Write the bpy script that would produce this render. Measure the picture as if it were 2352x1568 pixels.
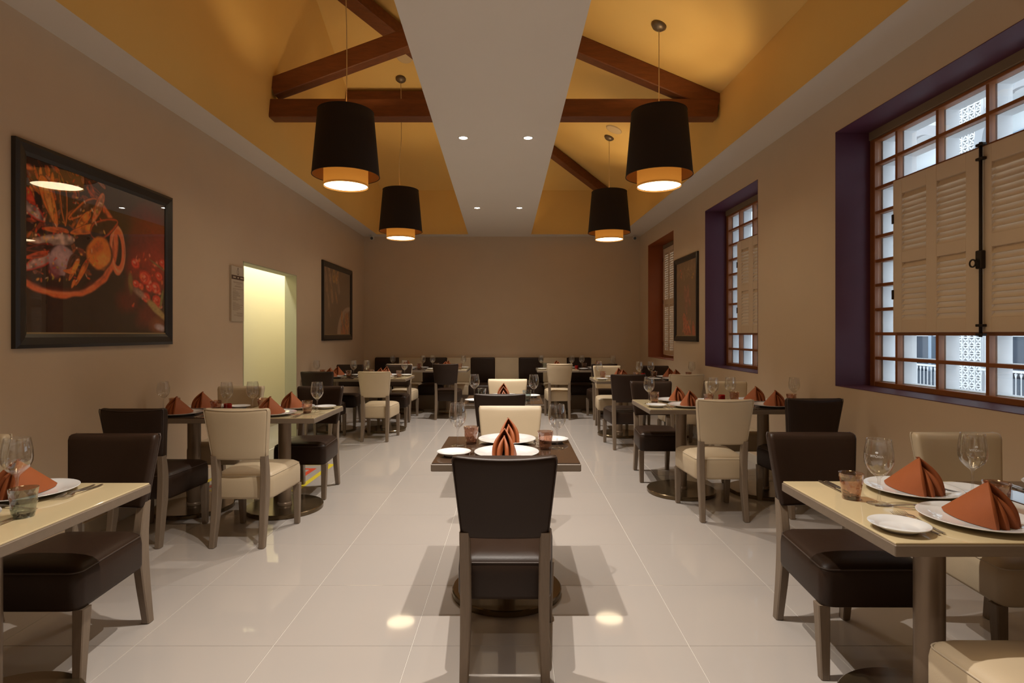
import bpy, math, random
import numpy as np
from mathutils import Vector, Matrix

random.seed(7)
for o in list(bpy.data.objects):
    bpy.data.objects.remove(o, do_unlink=True)
scene = bpy.context.scene
COL = scene.collection
PI = math.pi

# ------------------------------------------------------------------ camera
cam_d = bpy.data.cameras.new('camera')
cam = bpy.data.objects.new('camera', cam_d)
COL.objects.link(cam)
cam.location = (0, 0, 1.348)
cam.rotation_euler = (PI / 2, 0, 0)
cam_d.sensor_width = 36.0
cam_d.lens = 36.0 * 1322 / 2352
cam_d.shift_x = -4 / 2352
cam_d.shift_y = -17 / 2352
cam_d.clip_start = 0.05
scene.camera = cam

# ------------------------------------------------------------------ world, lights, exposure
scene.view_settings.view_transform = 'Standard'
scene.view_settings.look = 'None'
scene.view_settings.gamma = 1.0
scene.view_settings.exposure = 0.12
scene.view_settings.use_curve_mapping = False
world = bpy.data.worlds.new('overcast_sky')
scene.world = world
world.use_nodes = True
wb = world.node_tree.nodes['Background']
wb.inputs['Color'].default_value = (0.80, 0.90, 1.0, 1)
wb.inputs['Strength'].default_value = 2.2

SPOT_W = 235.0      # ceiling downlights
BULB_W = 15.0       # bulb inside every pendant
DIFF_E = 9.0        # diffuser disc below every pendant
COVE_W = 5.0        # concealed strip along the ceiling opening
CORR_W = 46.0        # corridor light
WARM_SPOT = (1.0, 0.92, 0.82)
WARM_BULB = (1.0, 0.72, 0.38)


def lamp(name, kind, loc, energy, color, rot=(0, 0, 0), **kw):
    d = bpy.data.lights.new(name, kind)
    d.energy = energy
    d.color = color
    for k, v in kw.items():
        setattr(d, k, v)
    o = bpy.data.objects.new(name, d)
    COL.objects.link(o)
    o.location = loc
    o.rotation_euler = rot
    return o


CEIL = 3.21
# cove strips on the upper side of the central ceiling panel
lamp('cove_light', 'AREA', (-0.70, 7.0, 3.40), COVE_W, (1, .72, .36), (0, -2.4, -0.024), shape='RECTANGLE', size=0.06, size_y=7.2)
lamp('cove_light', 'AREA', (0.34, 7.0, 3.40), COVE_W, (1, .72, .36), (0, 2.4, -0.015), shape='RECTANGLE', size=0.06, size_y=7.2)
# corridor ceiling light behind the doorway
lamp('corridor_light', 'AREA', (-3.22, 7.6, 2.74), CORR_W, (1.0, .97, .78), (0, 0.3, 0), shape='RECTANGLE', size=0.10, size_y=5.0)

# ------------------------------------------------------------------ materials
MATS = {}


def nodes_of(name):
    m = bpy.data.materials.new(name)
    m.use_nodes = True
    nt = m.node_tree
    return m, nt, nt.nodes['Principled BSDF'], nt.nodes['Material Output']


def mat(name, color, rough=0.5, metal=0.0, var=0.0, vscale=8.0, bump=0.0, bscale=60.0, spec=0.5, coat=0.0, stretch=None, sheen=0.0):
    m, nt, p, out = nodes_of(name)
    c = (*color, 1)
    p.inputs['Base Color'].default_value = c
    p.inputs['Roughness'].default_value = rough
    p.inputs['Metallic'].default_value = metal
    p.inputs['Specular IOR Level'].default_value = spec
    p.inputs['Coat Weight'].default_value = coat
    if sheen:
        p.inputs['Sheen Weight'].default_value = sheen
    tc = nt.nodes.new('ShaderNodeTexCoord')
    src = tc.outputs['Object']
    if stretch:
        mp = nt.nodes.new('ShaderNodeMapping')
        mp.inputs['Scale'].default_value = stretch
        nt.links.new(src, mp.inputs['Vector'])
        src = mp.outputs['Vector']
    if var > 0:
        n = nt.nodes.new('ShaderNodeTexNoise')
        n.inputs['Scale'].default_value = vscale
        n.inputs['Detail'].default_value = 6
        nt.links.new(src, n.inputs['Vector'])
        r = nt.nodes.new('ShaderNodeMapRange')
        r.inputs['To Min'].default_value = 1 - var
        r.inputs['To Max'].default_value = 1 + var
        nt.links.new(n.outputs['Fac'], r.inputs['Value'])
        mx = nt.nodes.new('ShaderNodeMix')
        mx.data_type = 'RGBA'
        mx.blend_type = 'MULTIPLY'
        mx.inputs['Factor'].default_value = 1
        mx.inputs['A'].default_value = c
        nt.links.new(r.outputs['Result'], mx.inputs['B'])
        nt.links.new(mx.outputs['Result'], p.inputs['Base Color'])
    if bump > 0:
        n2 = nt.nodes.new('ShaderNodeTexNoise')
        n2.inputs['Scale'].default_value = bscale
        n2.inputs['Detail'].default_value = 5
        nt.links.new(src, n2.inputs['Vector'])
        b = nt.nodes.new('ShaderNodeBump')
        b.inputs['Strength'].default_value = bump
        b.inputs['Distance'].default_value = 0.01
        nt.links.new(n2.outputs['Fac'], b.inputs['Height'])
        nt.links.new(b.outputs['Normal'], p.inputs['Normal'])
    MATS[name] = m
    return m


def glass(name, color, ior=1.45, rough=0.0, refl=1.0):
    m = bpy.data.materials.new(name)
    m.use_nodes = True
    nt = m.node_tree
    nt.nodes.clear()
    out = nt.nodes.new('ShaderNodeOutputMaterial')
    tr = nt.nodes.new('ShaderNodeBsdfTransparent')
    tr.inputs['Color'].default_value = (*color, 1)
    gl = nt.nodes.new('ShaderNodeBsdfGlossy')
    gl.inputs['Roughness'].default_value = rough
    gl.inputs['Color'].default_value = (refl, refl, refl, 1)
    lw = nt.nodes.new('ShaderNodeLayerWeight')
    lw.inputs['Blend'].default_value = 0.5
    pw_ = nt.nodes.new('ShaderNodeMath')
    pw_.operation = 'POWER'
    pw_.inputs[1].default_value = 3.0
    nt.links.new(lw.outputs['Facing'], pw_.inputs[0])
    f0 = ((ior - 1) / (ior + 1)) ** 2
    mr = nt.nodes.new('ShaderNodeMapRange')
    mr.inputs['To Min'].default_value = f0
    mr.inputs['To Max'].default_value = 0.75
    nt.links.new(pw_.outputs[0], mr.inputs['Value'])
    mx = nt.nodes.new('ShaderNodeMixShader')
    nt.links.new(mr.outputs['Result'], mx.inputs['Fac'])
    nt.links.new(tr.outputs['BSDF'], mx.inputs[1])
    nt.links.new(gl.outputs['BSDF'], mx.inputs[2])
    nt.links.new(mx.outputs['Shader'], out.inputs['Surface'])
    MATS[name] = m
    return m


def emit(name, color, strength):
    m = bpy.data.materials.new(name)
    m.use_nodes = True
    nt = m.node_tree
    nt.nodes.clear()
    out = nt.nodes.new('ShaderNodeOutputMaterial')
    e = nt.nodes.new('ShaderNodeEmission')
    e.inputs['Color'].default_value = (*color, 1)
    e.inputs['Strength'].default_value = strength
    nt.links.new(e.outputs['Emission'], out.inputs['Surface'])
    MATS[name] = m
    return m


def fabric_translucent(name, color, trans, rough=0.9, w=0.5):
    m, nt, p, out = nodes_of(name)
    p.inputs['Base Color'].default_value = (*color, 1)
    p.inputs['Roughness'].default_value = rough
    t = nt.nodes.new('ShaderNodeBsdfTranslucent')
    t.inputs['Color'].default_value = (*trans, 1)
    mx = nt.nodes.new('ShaderNodeMixShader')
    mx.inputs['Fac'].default_value = w
    nt.links.new(p.outputs['BSDF'], mx.inputs[1])
    nt.links.new(t.outputs['BSDF'], mx.inputs[2])
    nt.links.new(mx.outputs['Shader'], out.inputs['Surface'])
    MATS[name] = m
    return m


def vcol_mat(name, rough=0.5):
    m, nt, p, out = nodes_of(name)
    a = nt.nodes.new('ShaderNodeVertexColor')
    a.layer_name = 'Col'
    nt.links.new(a.outputs['Color'], p.inputs['Base Color'])
    p.inputs['Roughness'].default_value = rough
    MATS[name] = m
    return m


mat('wall_paint', (0.63, 0.495, 0.36), 0.85, var=0.04, vscale=3, bump=0.05, bscale=120)
mat('ceiling_paint', (0.74, 0.68, 0.61), 0.55, var=0.02, vscale=2)
mat('vault_paint', (0.80, 0.54, 0.18), 0.8, var=0.04, vscale=2)
mat('tile', (0.395, 0.357, 0.328), 0.05, var=0.025, vscale=1.2, spec=0.26)
mat('grout', (0.66, 0.62, 0.57), 0.7)
mat('baseboard_paint', (0.62, 0.56, 0.48), 0.4)
mat('jamb_paint', (0.46, 0.44, 0.31), 0.7)
mat('corridor_paint', (0.80, 0.78, 0.58), 0.8)
mat('old_timber', (0.16, 0.048, 0.012), 0.55, var=0.45, vscale=5, bump=0.35, bscale=25, stretch=(1, 6, 6))
mat('brown_leather', (0.024, 0.0115, 0.0062), 0.46, var=0.15, vscale=10, bump=0.06, bscale=260, spec=0.3)
mat('cream_leather', (0.52, 0.415, 0.28), 0.45, var=0.05, vscale=8, bump=0.05, bscale=260)
mat('brown_piping', (0.055, 0.036, 0.028), 0.5)
mat('cream_piping', (0.52, 0.43, 0.31), 0.5)
mat('taupe_wood', (0.19, 0.140, 0.098), 0.45, var=0.18, vscale=14, bump=0.06, bscale=40, stretch=(8, 8, 1))
mat('table_edge_wood', (0.175, 0.132, 0.095), 0.45, var=0.12, vscale=10, stretch=(1, 6, 6))
mat('cream_table_glass', (0.58, 0.47, 0.28), 0.06, spec=0.5, coat=0.4)
mat('brown_table_glass', (0.065, 0.037, 0.022), 0.06, spec=0.5, coat=0.4)
mat('column_metal', (0.25, 0.185, 0.13), 0.36, metal=0.45, var=0.05)
mat('bronze_base', (0.16, 0.115, 0.065), 0.16, metal=0.8, var=0.08)
mat('porcelain', (0.66, 0.66, 0.66), 0.10, spec=0.5, coat=0.3)
mat('rust_napkin', (0.28, 0.070, 0.015), 0.6, var=0.08, vscale=30, bump=0.12, bscale=500)
glass('clear_glass', (0.955, 0.96, 0.965), 1.75)
glass('amber_glass', (0.84, 0.70, 0.63), 1.95)
glass('grey_glass', (0.72, 0.765, 0.76), 1.95)
glass('amber_glass_base', (0.42, 0.24, 0.16), 1.6)
glass('grey_glass_base', (0.40, 0.44, 0.44), 1.6)
mat('steel', (0.66, 0.62, 0.58), 0.24, metal=1.0)
mat('red_glass', (0.30, 0.008, 0.006), 0.12)
mat('candle_wax', (0.75, 0.68, 0.55), 0.6)
mat('black_shade', (0.018, 0.010, 0.006), 0.9, bump=0.1, bscale=400)
mat('gold_lining', (0.30, 0.16, 0.05), 0.7)
fabric_translucent('amber_drum', (0.34, 0.18, 0.05), (0.17, 0.08, 0.017), 0.9, 0.45)
emit('diffuser_glow', (1.0, 0.80, 0.50), DIFF_E)
emit('lens_glow', (1.0, 0.93, 0.82), 40)
mat('cord', (0.60, 0.45, 0.25), 0.4)
mat('canopy_metal', (0.16, 0.12, 0.08), 0.4, metal=0.5)
mat('white_plastic', (0.72, 0.68, 0.62), 0.4)
mat('speaker_paint', (0.66, 0.50, 0.28), 0.6)
mat('black_plastic', (0.02, 0.02, 0.02), 0.2)
mat('black_frame', (0.022, 0.019, 0.019), 0.35, bump=0.03, bscale=80)
mat('gilt_lip', (0.34, 0.24, 0.12), 0.4)
glass('picture_glass', (0.99, 0.99, 0.99), 1.30)
vcol_mat('print', 0.6)
mat('purple_paint', (0.105, 0.032, 0.062), 0.55, var=0.08, vscale=5)
mat('orange_paint', (0.30, 0.075, 0.016), 0.55, var=0.08, vscale=5)
mat('window_timber', (0.30, 0.105, 0.030), 0.45, var=0.15, vscale=12)
mat('header_paint', (0.24, 0.17, 0.105), 0.7, var=0.05)
mat('shutter_paint', (0.74, 0.60, 0.45), 0.5, var=0.03)
mat('iron', (0.03, 0.022, 0.018), 0.45, metal=0.6)
mat('white_render', (0.80, 0.81, 0.82), 0.8, var=0.04)
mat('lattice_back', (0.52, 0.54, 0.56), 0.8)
mat('grey_render', (0.42, 0.43, 0.45), 0.8, var=0.05)
glass('window_glass', (0.96, 0.98, 0.99), 1.45)
mat('blue_joinery', (0.30, 0.38, 0.47), 0.5)
mat('dark_pane', (0.06, 0.08, 0.11), 0.1)
mat('pale_pane', (0.70, 0.74, 0.76), 0.2)
mat('street', (0.32, 0.32, 0.32), 0.9)
mat('sign_board', (0.55, 0.47, 0.37), 0.4)
mat('sign_ink', (0.10, 0.05, 0.03), 0.6)
mat('sign_text', (0.33, 0.25, 0.18), 0.6)
mat('yellow_tape', (0.62, 0.50, 0.03), 0.4)
mat('red_tape', (0.55, 0.05, 0.02), 0.4)
mat('etching', (0.75, 0.77, 0.80), 0.7)
mat('plinth', (0.20, 0.145, 0.10), 0.6)

# ------------------------------------------------------------------ mesh helpers
MESH = {}


def mesh(name, V, F, m, smooth=False, auto=None):
    me = bpy.data.meshes.new(name)
    me.from_pydata([tuple(v) for v in V], [], F)
    me.validate()
    me.update()
    ms = m if isinstance(m, (list, tuple)) else [m]
    for k in ms:
        me.materials.append(MATS[k])
    if smooth:
        me.polygons.foreach_set('use_smooth', [True] * len(me.polygons))
        if auto is not None:
            me.set_sharp_from_angle(angle=math.radians(auto))
    return me


def put(name, me, parent=None, loc=(0, 0, 0), rot=(0, 0, 0), kind=None, label=None, cat=None, group=None):
    o = bpy.data.objects.new(name, me)
    COL.objects.link(o)
    o.location = loc
    o.rotation_euler = rot
    if parent is not None:
        o.parent = parent
    if kind:
        o['kind'] = kind
    if label:
        o['label'] = label
    if cat:
        o['category'] = cat
    if group:
        o['group'] = group
    return o


def thing(name, label=None, cat=None, loc=(0, 0, 0), rot=(0, 0, 0), group=None, kind=None):
    return put(name, None, None, loc, rot, kind, label, cat, group)


def copy_tree(o, parent=None):
    c = o.copy()
    COL.objects.link(c)
    c.parent = parent
    for ch in list(o.children):
        copy_tree(ch, c)
    return c


class B:
    """collects geometry of one mesh"""

    def __init__(s):
        s.V = []
        s.F = []

    def add(s, V, F):
        n = len(s.V)
        s.V += [tuple(v) for v in V]
        s.F += [tuple(i + n for i in f) for f in F]
        return s

    def box(s, x0, x1, y0, y1, z0, z1):
        return s.add([(x0, y0, z0), (x1, y0, z0), (x1, y1, z0), (x0, y1, z0), (x0, y0, z1), (x1, y0, z1), (x1, y1, z1), (x0, y1, z1)],
                     [(3, 2, 1, 0), (4, 5, 6, 7), (0, 1, 5, 4), (1, 2, 6, 5), (2, 3, 7, 6), (3, 0, 4, 7)])

    def bevbox(s, x0, x1, y0, y1, z0, z1, b):
        # box with chamfered edges
        cx, cy, cz = (x0 + x1) / 2, (y0 + y1) / 2, (z0 + z1) / 2
        rings = []
        for z, i in ((z0, b), (z0 + b, 0), (z1 - b, 0), (z1, b)):
            X0, X1, Y0, Y1 = x0 + i, x1 - i, y0 + i, y1 - i
            rings.append([(X0 + b, Y0, z), (X1 - b, Y0, z), (X1, Y0 + b, z), (X1, Y1 - b, z), (X1 - b, Y1, z), (X0 + b, Y1, z), (X0, Y1 - b, z), (X0, Y0 + b, z)])
        return s.loft(rings)

    def loft(s, rings, caps=True, closed=True):
        n = len(rings[0])
        V = [p for r in rings for p in r]
        F = []
        for i in range(len(rings) - 1):
            for j in range(n if closed else n - 1):
                a, b_ = i * n + j, i * n + (j + 1) % n
                F.append((a, b_, b_ + n, a + n))
        if caps:
            F.append(tuple(reversed(range(n))))
            F.append(tuple(range((len(rings) - 1) * n, len(rings) * n)))
        return s.add(V, F)

    def lathe(s, prof, seg=24, cx=0, cy=0, cz=0, close=False):
        rings = []
        V = []
        F = []
        idx = []
        for r, z in prof:
            if r < 1e-6:
                idx.append([len(V)])
                V.append((cx, cy, cz + z))
            else:
                idx.append(list(range(len(V), len(V) + seg)))
                V += [(cx + r * math.cos(2 * PI * k / seg), cy + r * math.sin(2 * PI * k / seg), cz + z) for k in range(seg)]
        pairs = list(zip(idx[:-1], idx[1:]))
        if close:
            pairs.append((idx[-1], idx[0]))
        for a, b_ in pairs:
            if len(a) == 1 and len(b_) == 1:
                continue
            for k in range(seg):
                k2 = (k + 1) % seg
                if len(a) == 1:
                    F.append((a[0], b_[k2], b_[k]))
                elif len(b_) == 1:
                    F.append((a[k], a[k2], b_[0]))
                else:
                    F.append((a[k], a[k2], b_[k2], b_[k]))
        return s.add(V, F)

    def tube(s, pts, r, seg=6, closed=False):
        P = [Vector(p) for p in pts]
        n = len(P)
        rings = []
        up0 = None
        for i in range(n):
            if closed:
                t = (P[(i + 1) % n] - P[i - 1]).normalized()
            else:
                t = (P[min(i + 1, n - 1)] - P[max(i - 1, 0)]).normalized()
            if up0 is None:
                up0 = Vector((0, 0, 1)) if abs(t.z) < 0.9 else Vector((1, 0, 0))
            u = (up0 - t * up0.dot(t))
            if u.length < 1e-6:
                u = t.orthogonal()
            u.normalize()
            up0 = u
            w = t.cross(u)
            rr_ = r[i] if isinstance(r, (list, tuple)) else r
            rings.append([P[i] + (u * math.cos(2 * PI * k / seg) + w * math.sin(2 * PI * k / seg)) * rr_ for k in range(seg)])
        if closed:
            rings.append(rings[0])
            return s.loft(rings, caps=False)
        return s.loft(rings)

    def bar(s, a, b_, w, h, up=(0, 0, 1)):
        """rectangular timber from a to b: width w across, height h along up"""
        a, b_ = Vector(a), Vector(b_)
        t = (b_ - a).normalized()
        u = Vector(up)
        u = (u - t * u.dot(t)).normalized()
        x = t.cross(u)
        c = 0.008
        sec = []
        for sx, sy in ((-1, -1), (1, -1), (1, 1), (-1, 1)):
            sec.append((sx, sy))
        R = []
        for p in (a, b_):
            ring = []
            for (px, py), (qx, qy) in zip(sec, ((c, 0), (-c, 0), (-c, 0), (c, 0))):
                pass
            pts2 = [(-w / 2 + c, -h / 2), (w / 2 - c, -h / 2), (w / 2, -h / 2 + c), (w / 2, h / 2 - c), (w / 2 - c, h / 2), (-w / 2 + c, h / 2), (-w / 2, h / 2 - c), (-w / 2, -h / 2 + c)]
            R.append([p + x * q[0] + u * q[1] for q in pts2])
        return s.loft(R)

    def poly(s, pts):
        return s.add(pts, [tuple(range(len(pts)))])

    def mesh(s, name, m, smooth=False, auto=None):
        return mesh(name, s.V, s.F, m, smooth, auto)


def rrect(w, d, r, n=4, cx=0, cy=0, z=0):
    pts = []
    for qx, qy, a0 in ((1, -1, -PI / 2), (1, 1, 0), (-1, 1, PI / 2), (-1, -1, PI)):
        for k in range(n + 1):
            a = a0 + PI / 2 * k / n
            pts.append((cx + qx * (w / 2 - r) + r * math.cos(a), cy + qy * (d / 2 - r) + r * math.sin(a), z))
    return pts


# ------------------------------------------------------------------ room shell
XL = -2.86
YB, YF = 11.0, -2.5
RW0, RWS = 2.64, 0.0212           # right wall: X = RW0 - RWS * Y (slightly out of square)


def xr(y):
    return RW0 - RWS * y


def x_soff_r(y):
    return 1.99 + 0.0287 * (10.75 - y)


def x_strip_l(y):
    return -0.668 - 0.0241 * (y - 3.21)


def x_strip_r(y):
    return 0.432 - 0.0142 * (y - 3.21)


# floor with single tiles
fb = B().box(-2.86, 3.1, YF, YB, -0.12, -0.0022)
floor = put('floor', fb.mesh('floor', 'grout'), kind='structure')
tx = [0.159 + 0.6 * k for k in range(-6, 6)]
ty = [2.49 + 0.6 * k for k in range(-9, 16)]


def tile_mesh(w, d):
    key = ('tile', round(w, 3), round(d, 3))
    if key not in MESH:
        g, b = 0.0011, 0.0012
        bb = B().loft([[(g, g, -0.004), (w - g, g, -0.004), (w - g, d - g, -0.004), (g, d - g, -0.004)],
                       [(g, g, -b), (w - g, g, -b), (w - g, d - g, -b), (g, d - g, -b)],
                       [(g + b, g + b, 0), (w - g - b, g + b, 0), (w - g - b, d - g - b, 0), (g + b, d - g - b, 0)]])
        MESH[key] = bb.mesh('tile', 'tile')
    return MESH[key]


for x in tx:
    for y in ty:
        x0, x1 = max(x, XL), min(x + 0.6, xr(y + 0.3) + 0.02)
        y0, y1 = max(y, YF), min(y + 0.6, YB)
        if x1 - x0 < 0.03 or y1 - y0 < 0.03:
            continue
        put('tile', tile_mesh(x1 - x0, y1 - y0), floor, (x0, y0, 0))

# left wall with the doorway
DY0, DY1, DH = 6.08, 7.58, 2.12
b = B()
b.box(XL - 0.14, XL, YF, DY0, -0.1, 4.3).box(XL - 0.14, XL, DY1, YB + 0.2, -0.1, 4.3).box(XL - 0.14, XL, DY0, DY1, DH, 4.3)
put('wall_left', b.mesh('wall_left', 'wall_paint'), kind='structure')
b = B().box(XL - 0.3, 3.2, YB, YB + 0.2, -0.1, 4.4)
put('wall_back', b.mesh('wall_back', 'wall_paint'), kind='structure')
b = B().box(XL - 0.3, 3.3, YF - 0.2, YF, -0.1, 6.2)
put('wall_front', b.mesh('wall_front', 'wall_paint'), kind='structure')

# right wall in its own frame: local y runs along the wall, local x points outwards
WIN = [(2.37, 4.55), (5.93, 7.46), (8.835, 10.36)]
SILL, HEAD = 0.94, 2.94
WT = 0.275
rot_r = (0, 0, RWS)
loc_r = (RW0, 0, 0)
b = B()
yy = -2.6
for a, c in WIN:
    b.box(0, 0.43, yy, a, -0.1, 4.3)
    b.box(0, 0.43, a, c, -0.1, SILL)
    b.box(0, 0.43, a, c, HEAD, 4.3)
    yy = c
b.box(0, 0.43, yy, 11.3, -0.1, 4.3)
put('wall_right', b.mesh('wall_right', 'wall_paint'), loc=loc_r, rot=rot_r, kind='structure')

# skirting
b = B().box(XL, XL + 0.012, YF, DY0, 0, 0.09).box(XL, XL + 0.012, DY1, YB, 0, 0.09)
put('baseboard_left', b.mesh('baseboard_left', 'baseboard_paint'), kind='structure')
b = B().box(-0.012, 0, -2.4, 10.95, 0, 0.09)
put('baseboard_right', b.mesh('baseboard_right', 'baseboard_paint'), loc=loc_r, rot=rot_r, kind='structure')
b = B().box(XL, 2.4, YB - 0.012, YB, 0, 0.09)
put('baseboard_back', b.mesh('baseboard_back', 'baseboard_paint'), kind='structure')

# doorway lining and the corridor behind it
b = B().box(XL - 0.15, XL + 0.002, DY0 - 0.0, DY0 + 0.012, 0, DH).box(XL - 0.15, XL + 0.002, DY1 - 0.012, DY1, 0, DH).box(XL - 0.15, XL + 0.002, DY0, DY1, DH - 0.012, DH)
put('door_1', b.mesh('door_1', 'jamb_paint'), kind='structure')
b = B().box(-3.70, -3.56, 4.6, 10.4, -0.1, 2.9).box(-3.56, -3.0, 4.5, 4.6, -0.1, 2.9).box(-3.56, -3.0, 10.3, 10.4, -0.1, 2.9).box(-3.7, -3.0, 4.5, 10.4, 2.8, 2.9)
cw = put('wall_corridor', b.mesh('wall_corridor', 'corridor_paint'), kind='structure')
put('floor_corridor', B().box(-3.56, -2.86, 4.6, 10.3, -0.1, -0.001).mesh('floor_corridor', 'tile'), kind='structure')
put('baseboard_corridor', B().box(-3.56, -3.545, 4.6, 10.3, 0, 0.09).mesh('baseboard_corridor', 'baseboard_paint'), kind='structure')

# flat ceiling with two openings
Y0O, Y1O = -1.0, 10.75
b = B()


def slab(pts, z0, z1):
    n = len(pts)
    b.add([(x, y, z0) for x, y in pts] + [(x, y, z1) for x, y in pts],
          [tuple(reversed(range(n))), tuple(range(n, 2 * n))] + [(i, (i + 1) % n, n + (i + 1) % n, n + i) for i in range(n)])


slab([(XL - 0.1, Y0O), (-2.56, Y0O), (-2.56, Y1O), (XL - 0.1, Y1O)], CEIL, CEIL + 0.12)
slab([(x_soff_r(Y0O), Y0O), (3.0, Y0O), (3.0, Y1O), (x_soff_r(Y1O), Y1O)], CEIL, CEIL + 0.12)
slab([(x_strip_l(Y0O), Y0O), (x_strip_r(Y0O), Y0O), (x_strip_r(Y1O), Y1O), (x_strip_l(Y1O), Y1O)], CEIL, CEIL + 0.12)
slab([(XL - 0.1, Y1O), (3.0, Y1O), (3.0, YB + 0.1), (XL - 0.1, YB + 0.1)], CEIL, CEIL + 0.12)
slab([(XL - 0.1, YF - 0.1), (3.2, YF - 0.1), (3.2, Y0O), (XL - 0.1, Y0O)], CEIL, CEIL + 0.12)
ceiling = put('ceiling', b.mesh('ceiling', 'ceiling_paint'), kind='structure')


def zE(y):
    return min(6.0, 4.03 + 0.343 * (10.75 - y))


def zR(x):
    return 3.84 + 0.42 * (2.1 - x)


def xLw(z):
    return -2.56 + 0.09 * (z - CEIL)


YP = 10.75 - (6.0 - 4.03) / 0.343       # where the left roof levels out
XM = -0.25                              # ridge line
yh = 10.75 - (zR(XM) - 4.03) / 0.343
xh = 2.1 - (4.03 - 3.84) / 0.42
parts = {
    'vault_wall_left': [[(-2.56, Y0O, CEIL), (-2.56, Y1O, CEIL), (xLw(4.03), Y1O, 4.03), (xLw(6), YP, 6.0), (xLw(6), Y0O, 6.0)]],
    'vault_slope_left': [[(xLw(4.03), Y1O, 4.03), (XM, Y1O, 4.03), (XM, YP, 6.0), (xLw(6), YP, 6.0)], [(xLw(6), YP, 6.0), (XM, YP, 6.0), (XM, Y0O, 6.0), (xLw(6), Y0O, 6.0)]],
    'vault_slope_right': [[(x_soff_r(Y0O), Y0O, zR(x_soff_r(Y0O))), (x_soff_r(Y1O), Y1O, zR(x_soff_r(Y1O))), (xh, Y1O, 4.03), (XM, yh, zR(XM)), (XM, Y0O, zR(XM))]],
    'vault_slope_back': [[(xh, Y1O, 4.03), (XM, Y1O, 4.03), (XM, yh, zR(XM))]],
    'vault_wall_right': [[(x_soff_r(Y0O), Y0O, CEIL), (x_soff_r(Y1O), Y1O, CEIL), (x_soff_r(Y1O), Y1O, zR(x_soff_r(Y1O))), (x_soff_r(Y0O), Y0O, zR(x_soff_r(Y0O)))]],
    'vault_wall_back': [[(-2.58, Y1O, CEIL), (x_soff_r(Y1O) + 0.01, Y1O, CEIL), (x_soff_r(Y1O) + 0.01, Y1O, zR(x_soff_r(Y1O))), (xh, Y1O, 4.03), (-2.58, Y1O, 4.03)]],
    'vault_wall_closure': [[(XM, Y0O, zR(XM)), (XM, yh, zR(XM)), (XM, YP, 6.0), (XM, Y0O, 6.0)]],  # unseen piece added between the roof heights to stop sky light leaking in
    'vault_wall_front': [[(-2.7, Y0O, CEIL), (2.4, Y0O, CEIL), (2.4, Y0O, 6.1), (-2.7, Y0O, 6.1)]],
}
for nm, polys in parts.items():
    bb = B()
    for pl in polys:
        n = Vector((0, 0, 0))
        P = [Vector(p) for p in pl]
        nrm = (P[1] - P[0]).cross(P[2] - P[0]).normalized()
        ctr = sum(P, Vector()) / len(P)
        inside = Vector((-0.3, 5, 3.6))
        if nrm.dot(inside - ctr) > 0:
            P.reverse()
            nrm = -nrm
        if 'wall' in nm:
            P = [p - nrm * 0.004 + Vector((0, 0, 0.0012 if abs(p.z - CEIL) < 1e-6 else 0)) for p in P]
        Q = [p + nrm * 0.06 for p in P]
        m_ = len(P)
        bb.add(P + Q, [tuple(reversed(range(m_))), tuple(range(m_, 2 * m_))] + [(i, (i + 1) % m_, m_ + (i + 1) % m_, m_ + i) for i in range(m_)])
    put(nm, bb.mesh(nm, 'vault_paint'), ceiling)

# ------------------------------------------------------------------ roof timbers
t = thing('roof_truss', 'heavy brown timber roof truss spanning both raised ceiling openings', 'roof truss', (0, 6.0, 3.58))
put('tie_beam', B().bar((-2.52, 0, 0.095), (2.10, 0, 0.095), 0.16, 0.19).mesh('tie_beam', 'old_timber'), t)
put('rafter', B().bar((-2.50, 0.0, 0.32), (XM, 0.0, 1.14), 0.14, 0.19).mesh('rafter', 'old_timber'), t)
put('rafter', B().bar((2.12, 0.0, 0.155), (XM, 0.0, 1.15), 0.14, 0.18).mesh('rafter', 'old_timber'), t)
o = put('collar_beam', B().bar((-2.42, 0, 0), (XM, 0, 0), 0.12, 0.17).mesh('collar_beam', 'old_timber'), None, (0, 8.32, 4.755), label='horizontal brown collar beam high above the left pendants', cat='beam')
o = put('valley_rafter', B().bar((-2.0, 6.62, 5.33), (-0.75, 8.06, 4.83), 0.22, 0.16).mesh('valley_rafter', 'old_timber'), label='dark sloping rafter at the top edge beside the ceiling panel', cat='beam')
o = put('hip_rafter', B().bar((0.15, 9.02, zR(0.15) - 0.11), (1.72, 10.52, zR(1.72) - 0.10), 0.13, 0.16).mesh('hip_rafter', 'old_timber'), label='diagonal dark rafter behind the rear right pendant', cat='beam')

# ------------------------------------------------------------------ ceiling fittings
me_ring = B().lathe([(0.037, 0.004), (0.037, -0.002), (0.042, -0.006), (0.052, -0.004), (0.054, 0.0)], 28).mesh('trim_ring', 'white_plastic', True)
me_lens = B().lathe([(0, 0.0005), (0.0365, 0.0005)], 24).mesh('lens', 'lens_glow')
for x, y, lab in ((-0.47, 2.37, None), (0.15, 2.37, None), (-0.479, 5.46, 'bright round downlight, front left of the four in the ceiling panel'),
                  (0.136, 5.46, 'bright round downlight, front right of the four in the ceiling panel'),
                  (-0.54, 8.49, 'bright round downlight, rear left of the four in the ceiling panel'),
                  (0.083, 8.49, 'bright round downlight, rear right of the four in the ceiling panel'),
                  (-0.46, -0.66, None), (0.16, -0.66, None)):
    if lab:
        t = thing('downlight', lab, 'downlight', (x, y, CEIL), group='downlights in the ceiling panel')
        put('trim_ring', me_ring, t)
        put('lens', me_lens, t, (0, 0, -0.001))
    lamp('downlight_beam', 'SPOT', (x, y, CEIL - 0.012), SPOT_W, WARM_SPOT, spot_size=math.radians(104), spot_blend=1.0, shadow_soft_size=0.018)

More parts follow.
